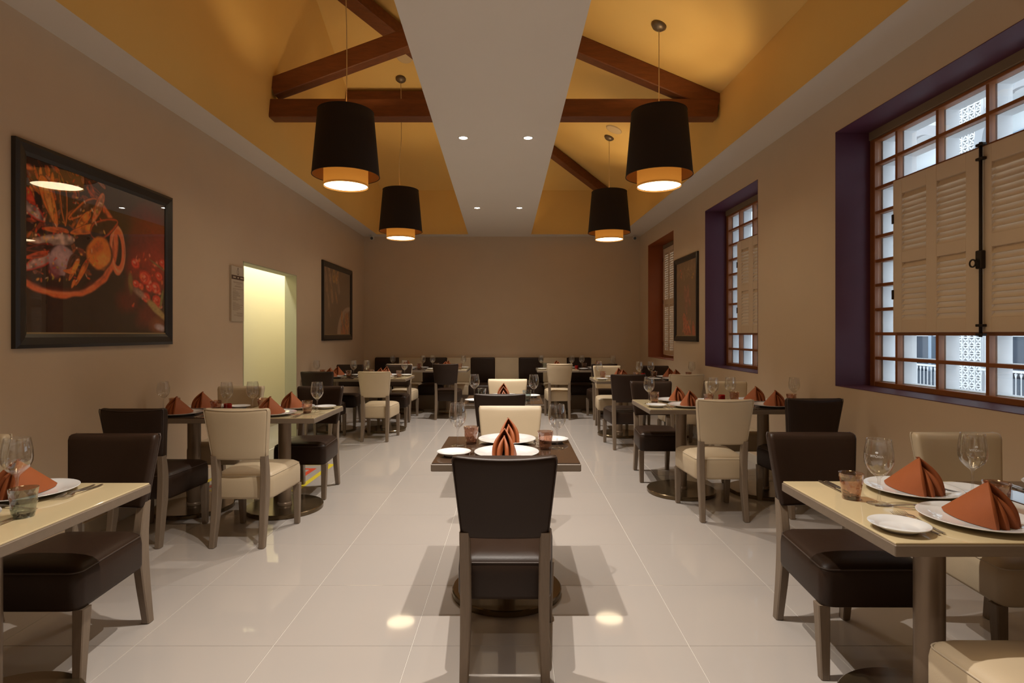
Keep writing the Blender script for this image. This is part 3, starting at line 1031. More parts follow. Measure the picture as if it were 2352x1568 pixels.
def left_food(p):
    W = (0.26, 0.16, 0.09)
    for cx, cy, L, w, a, f in ((0.06, 0.10, .16, .06, 1.2, (0.13, 0.06, 0.03)), (0.20, 0.08, .17, .06, 1.15, (0.20, 0.11, 0.05)), (0.36, 0.08, .13, .09, 1.6, (0.22, 0.12, 0.015)), (0.48, 0.10, .12, .08, 2.1, (0.26, 0.12, 0.018)),
                               (0.10, 0.26, .16, .05, 1.4, (0.15, 0.08, 0.04)), (0.53, 0.24, .13, .06, 1.25, (0.15, 0.09, 0.05)), (0.28, 0.36, .17, .06, 1.35, (0.20, 0.10, 0.03)), (0.44, 0.40, .13, .035, 1.1, (0.22, 0.09, 0.015)), (0.17, 0.52, .15, .05, 1.35, (0.13, 0.08, 0.04)), (0.22, 0.66, .07, .03, 1.2, (0.16, 0.10, 0.06))):
        p.leaf(cx, cy, L, w, a, W, f, 0.10)
    p.ell(0.98, 1.00, .62, .46, 0, (0.30, 0.22, 0.155), 0.04)
    p.ell(1.06, 1.02, .56, .42, 0, (0.10, 0.04, 0.012), 0.06)
    for k in range(46):
        cx, cy = 0.62 + 0.40 * p.r.rand(), 0.68 + 0.32 * p.r.rand()
        p.leaf(cx, cy, 0.09, 0.024, 1.2 + 0.6 * p.r.rand(), [(0.42, 0.14, 0.01), (0.46, 0.18, 0.012), (0.30, 0.07, 0.006)][k % 3], [(0.46, 0.14, 0.008), (0.5, 0.19, 0.012), (0.34, 0.07, 0.006), (0.14, 0.13, 0.07)][k % 4])


def right_food(p):
    for k in range(34):
        cx, cy = p.r.rand(), 0.02 + 0.20 * p.r.rand()
        p.leaf(cx, cy, 0.05, 0.014, p.r.rand() * 3, (0.20, 0.13, 0.06), [(0.12, 0.07, 0.03), (0.20, 0.12, 0.05), (0.10, 0.05, 0.015)][k % 3])
    for cx, cy in ((0.22, .10), (0.27, .15), (0.24, .19)):
        p.ell(cx, cy, .020, .016, 0, (0.38, 0.05, 0.02), 0.4)
    for cx, cy in ((0.85, .20), (0.80, .24)):
        p.ell(cx, cy, .016, .016, 0, (0.38, 0.19, 0.02), 0.4)
    for cx, cy, L, w, a in ((0.46, .42, .11, .08, 1.2), (0.58, .43, .12, .08, 1.7), (0.50, .52, .15, .07, 1.5), (0.66, .52, .11, .04, 1.2), (0.52, .64, .08, .04, 1.5)):
        p.leaf(cx, cy, L, w, a, (0.24, 0.085, 0.05), (0.17, 0.05, 0.03), 0.10)
    for cx, cy, L, w, a in ((0.46, .84, .17, .12, 1.15), (0.62, .92, .16, .08, 1.0), (0.86, .93, .13, .08, 1.4), (0.40, .78, .09, .05, 0.7)):
        p.leaf(cx, cy, L, w, a, (0.34, 0.09, 0.03), (0.26, 0.035, 0.012), 0.10)
    for k in range(30):
        p.ell(0.32 + 0.4 * p.r.rand(), 0.75 + 0.2 * p.r.rand(), 0.018, 0.007, p.r.rand() * 3, [(0.45, 0.13, 0.02), (0.36, 0.05, 0.02), (0.42, 0.2, 0.12)][k % 3], 0.6, op=0.8)


def print_mesh(name, W, H, w, h, fn, bg, seed, gain):
    p = Paint(W, H, bg, seed)
    fn(p)
    C = np.clip(p.C * np.array(gain), 0, 1)
    # grid in local x (width) / z (height), facing -y
    xs = np.linspace(0, w, W + 1)
    zs = np.linspace(h, 0, H + 1)
    gx, gz = np.meshgrid(xs, zs)
    V = np.stack([gx.ravel(), np.zeros(gx.size), gz.ravel()], 1)
    i = np.arange(H)[:, None] * (W + 1) + np.arange(W)[None, :]
    F = np.stack([i + W + 1, i + W + 2, i + 1, i], -1).reshape(-1, 4)
    me = bpy.data.meshes.new(name)
    me.vertices.add(len(V))
    me.vertices.foreach_set('co', V.ravel())
    me.loops.add(F.size)
    me.loops.foreach_set('vertex_index', F.ravel().astype(np.int32))
    me.polygons.add(len(F))
    me.polygons.foreach_set('loop_start', np.arange(0, F.size, 4, dtype=np.int32))
    me.update(calc_edges=True)
    # corner colours averaged to vertices for smooth print
    P = np.pad(C, ((1, 1), (1, 1), (0, 0)), mode='edge')
    Vc = (P[:-1, :-1] + P[1:, :-1] + P[:-1, 1:] + P[1:, 1:]) / 4
    at = me.color_attributes.new('Col', 'FLOAT_COLOR', 'POINT')
    rgba = np.ones((Vc.shape[0] * Vc.shape[1], 4))
    rgba[:, :3] = Vc.reshape(-1, 3)
    at.data.foreach_set('color', rgba.ravel())
    me.materials.append(MATS['print'])
    return me


def picture(label, loc, rot, w, h, fw, fn, bg, seed, res, gain):
    """local x along the wall (left to right seen from the room), z up, -y into the room"""
    t = thing('framed_picture', label, 'picture', loc, rot, group='framed food pictures')
    b = B()
    d = 0.035
    prof = [(0.0, 0.0), (0.0, -d * 0.75), (fw * 0.25, -d), (fw * 0.75, -d * 0.72), (fw, -d * 0.45), (fw, 0.0)]
    cor = [(0, 0, 1, 1), (w, 0, -1, 1), (w, h, -1, -1), (0, h, 1, -1)]
    rings = [[(x + sx * o_, y_, z + sz * o_) for o_, y_ in prof] for x, z, sx, sz in cor]
    rings.append(rings[0])
    b.loft(rings, caps=False)
    put('frame', b.mesh('frame', 'black_frame'), t)
    put('print', print_mesh('print', res[0], res[1], w - 2 * fw, h - 2 * fw, fn, bg, seed, gain), t, (fw, -0.008, fw))
    put('glass', B().box(fw - 0.001, w - fw + 0.001, -0.0130, -0.0115, fw - 0.001, h - fw + 0.001).mesh('glass', 'picture_glass'), t)
    lip = B().box(fw, w - fw, -0.0158, -0.0135, fw, fw + 0.010)
    put('gilt_lip', lip.mesh('gilt_lip', 'gilt_lip'), t)
    return t


picture('large framed picture of mussels in a clay bowl, left wall', (XL, 3.274, 1.264), (0, 0, PI / 2), 1.51, 1.212, 0.085, big_food, (0.020, 0.011, 0.006), 3, (340, 265), (2.3, 1.75, 1.6))
picture('framed picture of mushrooms and pasta beyond the doorway', (XL, 8.554, 1.25), (0, 0, PI / 2), 1.55, 1.205, 0.085, left_food, (0.055, 0.030, 0.013), 5, (150, 120), (1.9, 1.8, 1.7))
pr = picture('framed picture of red meat between two right windows', (xr(8.725), 8.725, 1.245), (0, 0, -PI / 2 + RWS), 1.03, 1.215, 0.075, right_food, (0.075, 0.042, 0.018), 9, (110, 130), (2.1, 1.9, 1.8))

# ------------------------------------------------------------------ menu sign beside the doorway
t = thing('menu_sign', 'narrow beige notice board with dark band beside the doorway', 'sign', (XL, 5.79, 1.48), (0, 0, PI / 2))
put('panel', B().bevbox(0, 0.265, -0.022, 0, 0, 0.56, 0.002).mesh('panel', 'sign_board'), t)
put('header_band', B().box(0.0, 0.265, -0.0228, -0.0218, 0.425, 0.468).mesh('header_band', 'sign_ink'), t)
b = B()
for x0, x1 in ((0.03, 0.085), (0.12, 0.15), (0.185, 0.245)):
    b.box(x0, x1, -0.0236, -0.0229, 0.440, 0.453)
put('header_text', b.mesh('header_text', 'sign_board'), t)
b = B()
for k in range(14):
    a0, a1 = 2 * PI * k / 14, 2 * PI * (k + 1) / 14
    q = []
    for rr_, a in ((1.0, a0), (1.0, a1), (0.8, a1), (0.8, a0)):
        q.append((0.132 + 0.024 * rr_ * math.cos(a) * (1 - 0.35 * math.sin(a)), -0.0226, 0.505 + 0.03 * rr_ * math.sin(a)))
    b.poly(q)
b.box(0.125, 0.139, -0.0228, -0.0222, 0.533, 0.55).box(0.130, 0.134, -0.0228, -0.0222, 0.485, 0.52)
put('logo', b.mesh('logo', 'sign_ink'), t)
b = B()
rs = random.Random(3)
for z, x0, x1 in [(0.40, .03, .22), (0.392, .04, .235), (0.378, .1, .19), (0.36, .07, .2), (0.352, .06, .21), (0.33, .02, .25), (0.315, .02, .09)] + [(0.30 - 0.0105 * k, .02, .10 + .13 * rs.random()) for k in range(9)] + [(0.19, .025, .09)] + [(0.178 - 0.0105 * k, .02, .12 + .12 * rs.random()) for k in range(7)] + [(0.085, .1, .23), (0.075, .11, .235), (0.062, .05, .235), (0.052, .12, .225)]:
    b.box(x0, x1, -0.0226, -0.0219, z - 0.0022, z + 0.0022)
put('text_lines', b.mesh('text_lines', 'sign_text'), t)

# ------------------------------------------------------------------ floor marking
t = thing('floor_marking', 'red and yellow taped square on the floor under left chairs', 'floor marking', (-2.34, 5.45, 0))


def square_tape(x0, x1, y0, y1, w, m, nm):
    for a in ((x0, x1, y0, y0 + w), (x0, x1, y1 - w, y1), (x0, x0 + w, y0 + w, y1 - w), (x1 - w, x1, y0 + w, y1 - w)):
        put(nm, B().box(a[0] + 2.34, a[1] + 2.34, a[2] - 5.45, a[3] - 5.45, 0.0004, 0.0012).mesh(nm, m), t)


square_tape(-2.83, -1.85, 4.93, 5.97, 0.05, 'yellow_tape', 'yellow_strip')
square_tape(-2.70, -1.98, 5.06, 5.78, 0.05, 'red_tape', 'red_strip')

# ------------------------------------------------------------------ banquette along the back wall
bx0, pw = -2.63, 0.4545
t = thing('banquette', 'long brown and cream banquette bench along the back wall', 'bench', (bx0, YB, 0))
put('plinth', B().bevbox(0.02, 10 * pw - 0.02, -0.62, -0.02, 0.0, 0.255, 0.004).mesh('plinth', 'plinth'), t)
for k in range(10):
    m = 'brown_leather' if k % 2 == 0 else 'cream_leather'
    key = ('bk', m)
    if key not in MESH:
        b = B()
        rg = []
        for z, i in ((0.0, 0.012), (0.012, 0), (0.44, 0), (0.455, 0.004), (0.465, 0.014)):
            rg.append(rrect(pw - 0.004 - 2 * i, 0.115 - 2 * i, 0.016, 3, pw / 2, -0.075, 0.44 + z))
        MESH[key] = b.loft(rg).mesh('back_panel', m, True, 50)
        b = B()
        rg = []
        for z, i in ((0.255, 0.010), (0.268, 0), (0.405, 0), (0.425, 0.008), (0.437, 0.028), (0.443, 0.08)):
            rg.append(rrect(pw - 0.004 - 2 * i, 0.58 - 2 * i, 0.025, 3, pw / 2, -0.43 + 0.05, z))
        MESH[('st', m)] = b.loft(rg).mesh('seat_cushion', m, True, 50)
    put('back_panel', MESH[key], t, (k * pw, 0, 0))
    put('seat_cushion', MESH[('st', m)], t, (k * pw, 0, 0))

# ------------------------------------------------------------------ chairs
def chair_meshes(col):
    L = col + '_leather'
    P_ = col + '_piping'
    out = {}
    # seat: rounded trapezoid block, crowned top
    rings = []

    def tr(ring):
        return [(x * (1.0 + 0.17 * (y + 0.19) / 0.45) if True else x, y, z) for x, y, z in ring]
    for z, i in ((0.285, 0.016), (0.292, 0.004), (0.305, 0.0), (0.40, 0.0), (0.425, 0.003), (0.443, 0.012), (0.455, 0.028), (0.463, 0.06), (0.468, 0.11), (0.470, 0.16)):
        rings.append(tr(rrect(0.372 - 2 * i, 0.445 - 2 * i, max(0.012, 0.038 - i * 0.1), 4, 0, 0.035, z)))
    out['seat'] = B().loft(rings).mesh('seat', L, True, 60)
    pr_ = tr(rrect(0.372 - 0.012, 0.445 - 0.012, 0.036, 5, 0, 0.035, 0.4345))
    out['piping'] = B().tube(pr_, 0.0032, 5, True).mesh('piping', P_, True)
    # backrest
    rings = []
    n = 9
    zs = [(0.552, 0.008), (0.556, 0.002), (0.565, 0), (0.62, 0), (0.68, 0), (0.74, 0), (0.80, 0), (0.845, 0), (0.862, 0.003), (0.870, 0.009), (0.873, 0.018)]

    def back_ring(z, ins):
        f = (z - 0.552) / 0.32
        w = 0.345 + 0.068 * f - 2 * ins
        yc = -0.222 - 0.052 * f
        th = 0.056 - 2 * ins * 0.9
        ring = rrect(w, th, min(0.018, th / 2 - 0.001), 3, 0, 0, z)
        # more points across the width for the curve
        pts = []
        for k in range(len(ring)):
            a, c = ring[k], ring[(k + 1) % len(ring)]
            pts.append(a)
            if abs(a[0] - c[0]) > 0.1:
                for q in range(1, 7):
                    pts.append((a[0] + (c[0] - a[0]) * q / 7, a[1], z))
        return [(x, y + yc + 0.55 * x * x, z + (0.010 * (abs(x) / 0.2) ** 2 if z > 0.84 else 0)) for x, y, z in pts]
    for z, i in zs:
        rings.append(back_ring(z, i))
    out['backrest'] = B().loft(rings).mesh('backrest', L, True, 50)
    pp = []
    for z in np.linspace(0.575, 0.862, 9):
        f = (z - 0.552) / 0.32
        x = (0.345 + 0.068 * f) / 2 - 0.004
        pp.append((x, -0.222 - 0.052 * f + 0.55 * x * x - 0.024, z))
    top = []
    for q in np.linspace(-1, 1, 15):
        x = -q * (0.413 / 2 - 0.008)
        top.append((x, -0.222 - 0.052 + 0.55 * x * x - 0.024, 0.868 + 0.010 * (abs(x) / 0.2) ** 2))
    pts = pp + top + [(-p[0], p[1], p[2]) for p in reversed(pp)]
    out['back_piping'] = B().tube(pts, 0.003, 5).mesh('piping', P_, True)
    # legs
    for sx in (-1, 1):
        rg = []
        for y, z, wx, wy in ((-0.250, 0.003, .034, .044), (-0.238, 0.08, .037, .048), (-0.222, 0.18, .040, .055), (-0.208, 0.28, .042, .062), (-0.202, 0.36, .042, .064), (-0.203, 0.44, .042, .060), (-0.211, 0.51, .041, .054), (-0.222, 0.575, .040, .044)):
            xo = sx * (0.1575 - 0.004 * math.sin(PI * min(1, z / 0.55)))
            ring = rrect(wx, wy, 0.005, 1, xo, y, z)
            rg.append(ring)
        out['rear%d' % sx] = B().loft(rg).mesh('rear_leg', 'taupe_wood', True, 40)
        rg = []
        for z, w_ in ((0.003, 0.034), (0.15, 0.041), (0.29, 0.047)):
            rg.append(rrect(w_, w_, 0.004, 1, sx * (0.197 - (0.047 - w_) * 0.2), 0.215 + 0.012 * (1 - z / 0.29), z))
        out['front%d' % sx] = B().loft(rg).mesh('front_leg', 'taupe_wood', True, 40)
        fo = B()
        fo.box(sx * 0.1575 - 0.012, sx * 0.1575 + 0.012, -0.266, -0.236, 0, 0.004)
        fo.box(sx * 0.194 - 0.013, sx * 0.194 + 0.013, 0.213, 0.239, 0, 0.004)
        out['foot%d' % sx] = fo.mesh('foot_glide', 'black_plastic')
    return out


CH = {}


def chair(col, x, zr, face, label):
    if col not in CH:
        CH[col] = chair_meshes(col)
    c = CH[col]
    y = zr + 0.25 if face > 0 else zr - 0.25
    t = thing('dining_chair', label, 'chair', (x, y, 0), (0, 0, (0 if face > 0 else PI) + random.uniform(-0.012, 0.012)), group='%s leather dining chairs' % col)
    s = put('seat', c['seat'], t)
    put('piping', c['piping'], s)
    bk = put('backrest', c['backrest'], t)
    put('piping', c['back_piping'], bk)
    for sx in (-1, 1):
        r = put('leg', c['rear%d' % sx], t)
        f = put('leg', c['front%d' % sx], t)
    return t


br, cr = 'brown', 'cream'
T_ = 'dark brown leather dining chair, '
C_ = 'cream leather dining chair, '
chair(br, -0.034, 2.23, 1, T_ + 'back to us at the front centre table')
chair(cr, -0.025, 3.735, -1, C_ + 'facing us across the front centre table')
chair(br, -0.110, 4.51, 1, T_ + 'back to us at the rear centre table')
chair(cr, -0.066, 5.98, -1, C_ + 'facing us across the rear centre table')
chair(br, -1.87, 2.695, -1, T_ + 'aisle side beyond the front left table')
chair(cr, -2.56, 2.68, -1, C_ + 'half cut off at the left picture edge')
chair(cr, -1.74, 3.63, 1, C_ + 'back to us at the middle left table')
chair(br, -2.396, 3.63, 1, T_ + 'near side of the middle left table by the wall')
chair(br, -1.74, 5.17, -1, T_ + 'far aisle side of the middle left table')
chair(cr, -2.45, 5.17, -1, C_ + 'far wall side of the middle left table')
chair(cr, -1.74, 7.20, 1, C_ + 'back to us at the rear left table')
chair(br, -2.455, 7.20, 1, T_ + 'near wall side of the rear left table')
chair(br, -1.76, 8.80, -1, T_ + 'far aisle side of the rear left table')
chair(br, -2.50, 8.80, -1, T_ + 'far corner of the rear left table')
chair(br, -1.07, 9.05, 1, T_ + 'aisle side before the left banquette table')
chair(cr, -1.79, 9.02, 1, C_ + 'half hidden before the left banquette table')
chair(cr, 0.72, 9.05, 1, C_ + 'back to us before the right banquette table')
chair(br, 1.42, 9.05, 1, T_ + 'half hidden before the right banquette table')
chair(br, 1.33, 6.70, 1, T_ + 'back to us at the rear right table')
chair(cr, 2.01, 6.70, 1, C_ + 'near wall side of the rear right table')
chair(cr, 1.38, 8.50, -1, C_ + 'facing us across the rear right table')
chair(br, 2.08, 8.50, -1, T_ + 'far corner of the rear right table')
chair(cr, 1.51, 4.13, 1, C_ + 'back to us at the middle right table')
chair(br, 2.19, 4.20, 1, T_ + 'near side of the middle right table by the wall')
chair(br, 1.36, 5.71, -1, T_ + 'far aisle side of the middle right table')
chair(cr, 2.10, 5.70, -1, C_ + 'far wall side of the middle right table')
chair(br, 1.41, 2.73, -1, T_ + 'aisle side beyond the front right table')
chair(cr, 2.10, 2.73, -1, C_ + 'wall side beyond the front right table')
chair(cr, 1.425, 1.20, 1, C_ + 'cut off at the bottom right corner')

# ------------------------------------------------------------------ tables
TOP = 0.75


def table_meshes(col):
    out = {}
    h = 0.349
    out['frame'] = B().bevbox(-h, h, -h, h, TOP - 0.040, TOP - 0.006, 0.0025).mesh('tabletop', 'table_edge_wood')
    out['glass'] = B().bevbox(-h + 0.004, h - 0.004, -h + 0.004, h - 0.004, TOP - 0.006, TOP, 0.0012).mesh('glass_top', col + '_table_glass')
    return out


TB = {}
me_col = B().lathe([(0.047, 0.03), (0.047, 0.70)], 32).mesh('column', 'column_metal', True)
me_plate = B().lathe([(0.0, 0.711), (0.16, 0.711), (0.16, 0.700), (0.0, 0.700)], 24).mesh('mounting_plate', 'iron', True, 40)
me_base = B().lathe([(0.0, 0.0), (0.281, 0.0), (0.285, 0.003), (0.285, 0.027), (0.280, 0.032), (0.12, 0.034), (0.0, 0.034)], 64).mesh('base_disc', 'bronze_base', True, 35)
me_col2 = B().lathe([(0.052, 0.034), (0.052, 0.05), (0.047, 0.056)], 32).mesh('collar', 'column_metal', True)


def table(col, x, y, label):
    if col not in TB:
        TB[col] = table_meshes(col)
    t = thing('dining_table', label, 'table', (x, y, 0), group='square pedestal dining tables')
    f = put('tabletop', TB[col]['frame'], t)
    put('glass_top', TB[col]['glass'], t)
    put('column', me_col, t)
    put('collar', me_col2, t)
    put('mounting_plate', me_plate, t)
    put('base_disc', me_base, t)
    return t


# name, list of (colour, x, y, half phrase)
TABLES = [
    ('front centre table', [(br, -0.036, 3.018, '')]),
    ('rear centre table', [(br, -0.091, 5.26, '')]),
    ('front left table', [(cr, -1.81, 1.97, 'aisle'), (br, -2.51, 1.97, 'wall')]),
    ('middle left table', [(cr, -1.77, 4.45, 'aisle'), (br, -2.47, 4.45, 'wall')]),
    ('rear left table', [(cr, -1.80, 8.07, 'aisle'), (br, -2.50, 8.07, 'wall')]),
    ('left banquette table', [(cr, -1.13, 9.93, 'aisle'), (br, -1.83, 9.93, 'corner')]),
    ('right banquette table', [(cr, 0.74, 9.93, 'aisle'), (br, 1.44, 9.93, 'corner')]),
    ('rear right table', [(cr, 1.41, 7.71, 'aisle'), (br, 2.11, 7.71, 'wall')]),
    ('middle right table', [(cr, 1.43, 4.92, 'aisle'), (br, 2.13, 4.92, 'wall')]),
    ('front right table', [(cr, 1.44, 1.995, 'aisle'), (br, 2.14, 1.995, 'wall')]),
]

# ------------------------------------------------------------------ tableware meshes
def plate_mesh(r, name):
    k = r / 0.16
    pr = [(0, 0.003), (0.085 * k, 0.003), (0.09 * k, 0.0), (0.094 * k, 0.0), (0.098 * k, 0.004), (0.158 * k, 0.0185), (0.16 * k, 0.020), (0.1595 * k, 0.0215), (0.157 * k, 0.0215),
          (0.112 * k, 0.0115), (0.104 * k, 0.0085), (0.098 * k, 0.0070), (0, 0.0065)]
    return B().lathe(pr, 48).mesh(name, 'porcelain', True)


me_dplate = plate_mesh(0.160, 'dinner_plate')
me_splate = plate_mesh(0.084, 'side_plate')


def wine_glass():
    o = [(0.0, 0.0), (0.035, 0.0), (0.0355, 0.0012), (0.030, 0.0028), (0.012, 0.006), (0.0055, 0.013), (0.0040, 0.03), (0.0038, 0.065), (0.0045, 0.082), (0.010, 0.091), (0.022, 0.101), (0.034, 0.116), (0.0410, 0.134), (0.0425, 0.150), (0.0415, 0.170), (0.0385, 0.192), (0.0352, 0.213), (0.0349, 0.2140)]
    i = [(0.0340, 0.2135), (0.0373, 0.192), (0.0402, 0.170), (0.0412, 0.150), (0.0397, 0.134), (0.0328, 0.117), (0.021, 0.1035), (0.010, 0.0960), (0.0, 0.0940)]
    return B().lathe([(r_ * 1.10, z_ * 1.07) for r_, z_ in o + i], 32).mesh('wine_glass', 'clear_glass', True)


me_wine = wine_glass()


def tumbler(col):
    rs = random.Random(11)
    seg = 14
    rings = []
    zs = [0.0, 0.004, 0.016, 0.032, 0.048, 0.064, 0.080, 0.094]
    for k, z in enumerate(zs):
        f = z / 0.094
        r = 0.029 + 0.0125 * f ** 0.8
        ring = []
        for j in range(seg):
            a = 2 * PI * (j + 0.5 * (k % 2)) / seg
            q = r + (rs.uniform(-0.0042, 0.0014) if 1 < k < len(zs) - 1 else 0)
            ring.append((q * math.cos(a), q * math.sin(a), z))
        rings.append(ring)
    bb = B()
    V = [p for r in rings for p in r]
    F = []
    for i in range(len(rings) - 1):
        for j in range(seg):
            a, c = i * seg + j, i * seg + (j + 1) % seg
            if i % 2 == 0:
                F += [(a, c, a + seg), (c, c + seg, a + seg)]
            else:
                F += [(a, c, c + seg), (a, c + seg, a + seg)]
    F.append(tuple(reversed(range(seg))))
    bb.add(V, F)
    me_o = bb.mesh('body', col + '_glass')
    inner = B().lathe([(0.0412, 0.0940), (0.0392, 0.0940), (0.0365, 0.064), (0.0315, 0.020), (0.028, 0.0135), (0.0, 0.0125)], 28).mesh('inner_wall', col + '_glass', True)
    base = B().lathe([(0.0, 0.001), (0.0265, 0.001), (0.0290, 0.012), (0.0, 0.0122)], 20).mesh('base', col + '_glass_base', True)
    return me_o, inner, base


TUM = {'amber': tumbler('amber'), 'grey': tumbler('grey')}


def napkin_mesh(scale_w=1.0, scale_h=1.0, fwd=0.0, name='outer_fold'):
    """tent fold: closed point at +y, open loop at -y"""
    A = Vector((0, -0.032 - fwd, 0.130 * scale_h))
    E = Vector((0, 0.112, 0.008))
    bb = B()
    NP, NQ = 14, 10
    th = 0.0035
    for s_ in (-1, 1):
        V = []
        for i in range(NP + 1):
            p = i / NP
            ridge = E.lerp(A, p)
            basep = Vector((s_ * (0.052 * math.sin(PI * 0.5 * p ** 0.8) + 0.012 * math.sin(PI * p)) * scale_w, 0.112 - (0.204 + fwd) * p, max(0.0, (abs(0.112 - 0.204 * p) - 0.095) * 0.3)))
            for j in range(NQ + 1):
                q = j / NQ
                P = ridge.lerp(basep, q)
                bul = math.sin(PI * q) * 0.020 * p * scale_w
                P = P + Vector((s_ * bul, -0.012 * math.sin(PI * q) * p, 0.004 * math.sin(PI * q) * p))
                V.append(P)
        # inner side: roll the front edge back in
        F = []
        for i in range(NP):
            for j in range(NQ):
                a = i * (NQ + 1) + j
                f = (a, a + 1, a + NQ + 2, a + NQ + 1)
                F.append(f if s_ > 0 else tuple(reversed(f)))
        bb.add(V, F)
        # rolled lip along the front edge
        n0 = NP * (NQ + 1)
        front = [V[n0 + j] for j in range(NQ + 1)]
        V2 = []
        for j, P in enumerate(front):
            q = j / NQ
            for dx, dy in ((0, 0), (-0.006, -0.005), (-0.014, -0.002), (-0.020, 0.012), (-0.024, 0.040)):
                sc = 0.25 + 0.75 * math.sin(PI * min(1, q * 0.75))
                V2.append(Vector((P.x + s_ * dx * sc, P.y + dy * sc, P.z)))
        F2 = []
        for j in range(NQ):
            for k in range(4):
                a = j * 5 + k
                f = (a, a + 1, a + 6, a + 5)
                F2.append(f if s_ < 0 else tuple(reversed(f)))
        bb.add(V2, F2)
    return bb.mesh(name, 'rust_napkin', True)


me_nap1 = napkin_mesh(1.0, 1.0, 0.0, 'outer_fold')
me_nap2 = napkin_mesh(0.52, 0.74, 0.012, 'inner_fold')


def flatware():
    def strip(bb, stations):
        # stations: y, halfwidth, z, thickness
        rg = []
        for y, w, z, th in stations:
            rg.append([(-w, y, z), (w, y, z), (w * 0.8, y, z + th), (-w * 0.8, y, z + th)])
        bb.loft(rg)
    f = B()
    strip(f, [(-0.105, 0.0045, 0.003, 0.002), (-0.08, 0.0058, 0.002, 0.002), (-0.03, 0.004, 0.003, 0.0025), (0.01, 0.0025, 0.007, 0.0025), (0.035, 0.003, 0.010, 0.002), (0.046, 0.0095, 0.009, 0.0016), (0.058, 0.0115, 0.0065, 0.0014)])
    for k in range(4):
        x = -0.0100 + 0.00667 * k
        f.loft([[(x - 0.0015, 0.056, 0.0065), (x + 0.0015, 0.056, 0.0065), (x + 0.0015, 0.056, 0.0080), (x - 0.0015, 0.056, 0.0080)],
                [(x - 0.0014, 0.08, 0.0035), (x + 0.0014, 0.08, 0.0035), (x + 0.0014, 0.08, 0.0050), (x - 0.0014, 0.08, 0.0050)],
                [(x - 0.0006, 0.102, 0.0085), (x + 0.0006, 0.102, 0.0085), (x + 0.0006, 0.102, 0.0092), (x - 0.0006, 0.102, 0.0092)]])
    k = B()
    strip(k, [(-0.11, 0.0055, 0.0005, 0.005), (-0.06, 0.0065, 0.0005, 0.006), (0.0, 0.005, 0.0005, 0.0055), (0.006, 0.0045, 0.001, 0.004)])
    k.loft([[(-0.004, 0.005, 0.002), (0.005, 0.005, 0.0025), (0.005, 0.005, 0.004), (-0.004, 0.005, 0.0035)],
            [(-0.005, 0.05, 0.002), (0.0065, 0.05, 0.0025), (0.0065, 0.05, 0.004), (-0.005, 0.05, 0.003)],
            [(-0.001, 0.113, 0.002), (0.003, 0.113, 0.0025), (0.003, 0.113, 0.0035), (-0.001, 0.113, 0.003)]])
    s = B()
    strip(s, [(-0.085, 0.0045, 0.002, 0.002), (-0.05, 0.0045, 0.0015, 0.002), (0.0, 0.0025, 0.005, 0.0025), (0.03, 0.003, 0.008, 0.002), (0.042, 0.004, 0.0075, 0.0018)])
    rg = []
    for i in range(9):
        a = i / 8
        y = 0.038 + 0.052 * a
        w = 0.0165 * math.sqrt(max(0.02, 1 - (2 * a - 1) ** 2)) * (1.08 - 0.16 * a)
        rg.append([(w * q, y, 0.0075 - 0.006 * (1 - q * q) * math.sin(PI * min(1, max(0.05, a)))) for q in np.linspace(-1, 1, 9)])
    s.loft(rg, caps=False, closed=False)
    return f.mesh('fork', 'steel', True, 50), k.mesh('knife', 'steel', True, 50), s.mesh('spoon', 'steel', True, 50)


me_fork, me_knife, me_spoon = flatware()

OVR = {
    ('front right table', 'aisle', 'far'): {'plate': (-0.07, -0.185), 'glass': (0.155, -0.03), 'tumbler': (0.215, -0.095)},
    ('front right table', 'aisle', 'near'): {'plate': (0.03, -0.165), 'side': (-0.262, -0.235), 'glass': (0.262, 0.14), 'tumbler': (0.205, -0.035), 'fork': (-0.165, -0.175)},
    ('front left table', 'aisle', 'near'): {'glass': (0.045, 0.075), 'tumbler': (0.205, -0.085)},
    ('front left table', 'aisle', 'far'): {'side': None},
    ('front centre table', '', 'near'): {'glass': (0.263, 0.0), 'tumbler': (0.200, -0.030)},
    ('front centre table', '', 'far'): {'glass': (0.264, -0.062), 'tumbler': (0.196, -0.118)},
}
GREY = {('front left table', 'aisle', 'near'), ('rear centre table', '', 'near'), ('rear centre table', '', 'far'), ('right banquette table', 'aisle', 'near'), ('right banquette table', 'aisle', 'far'), ('right banquette table', 'corner', 'near')}


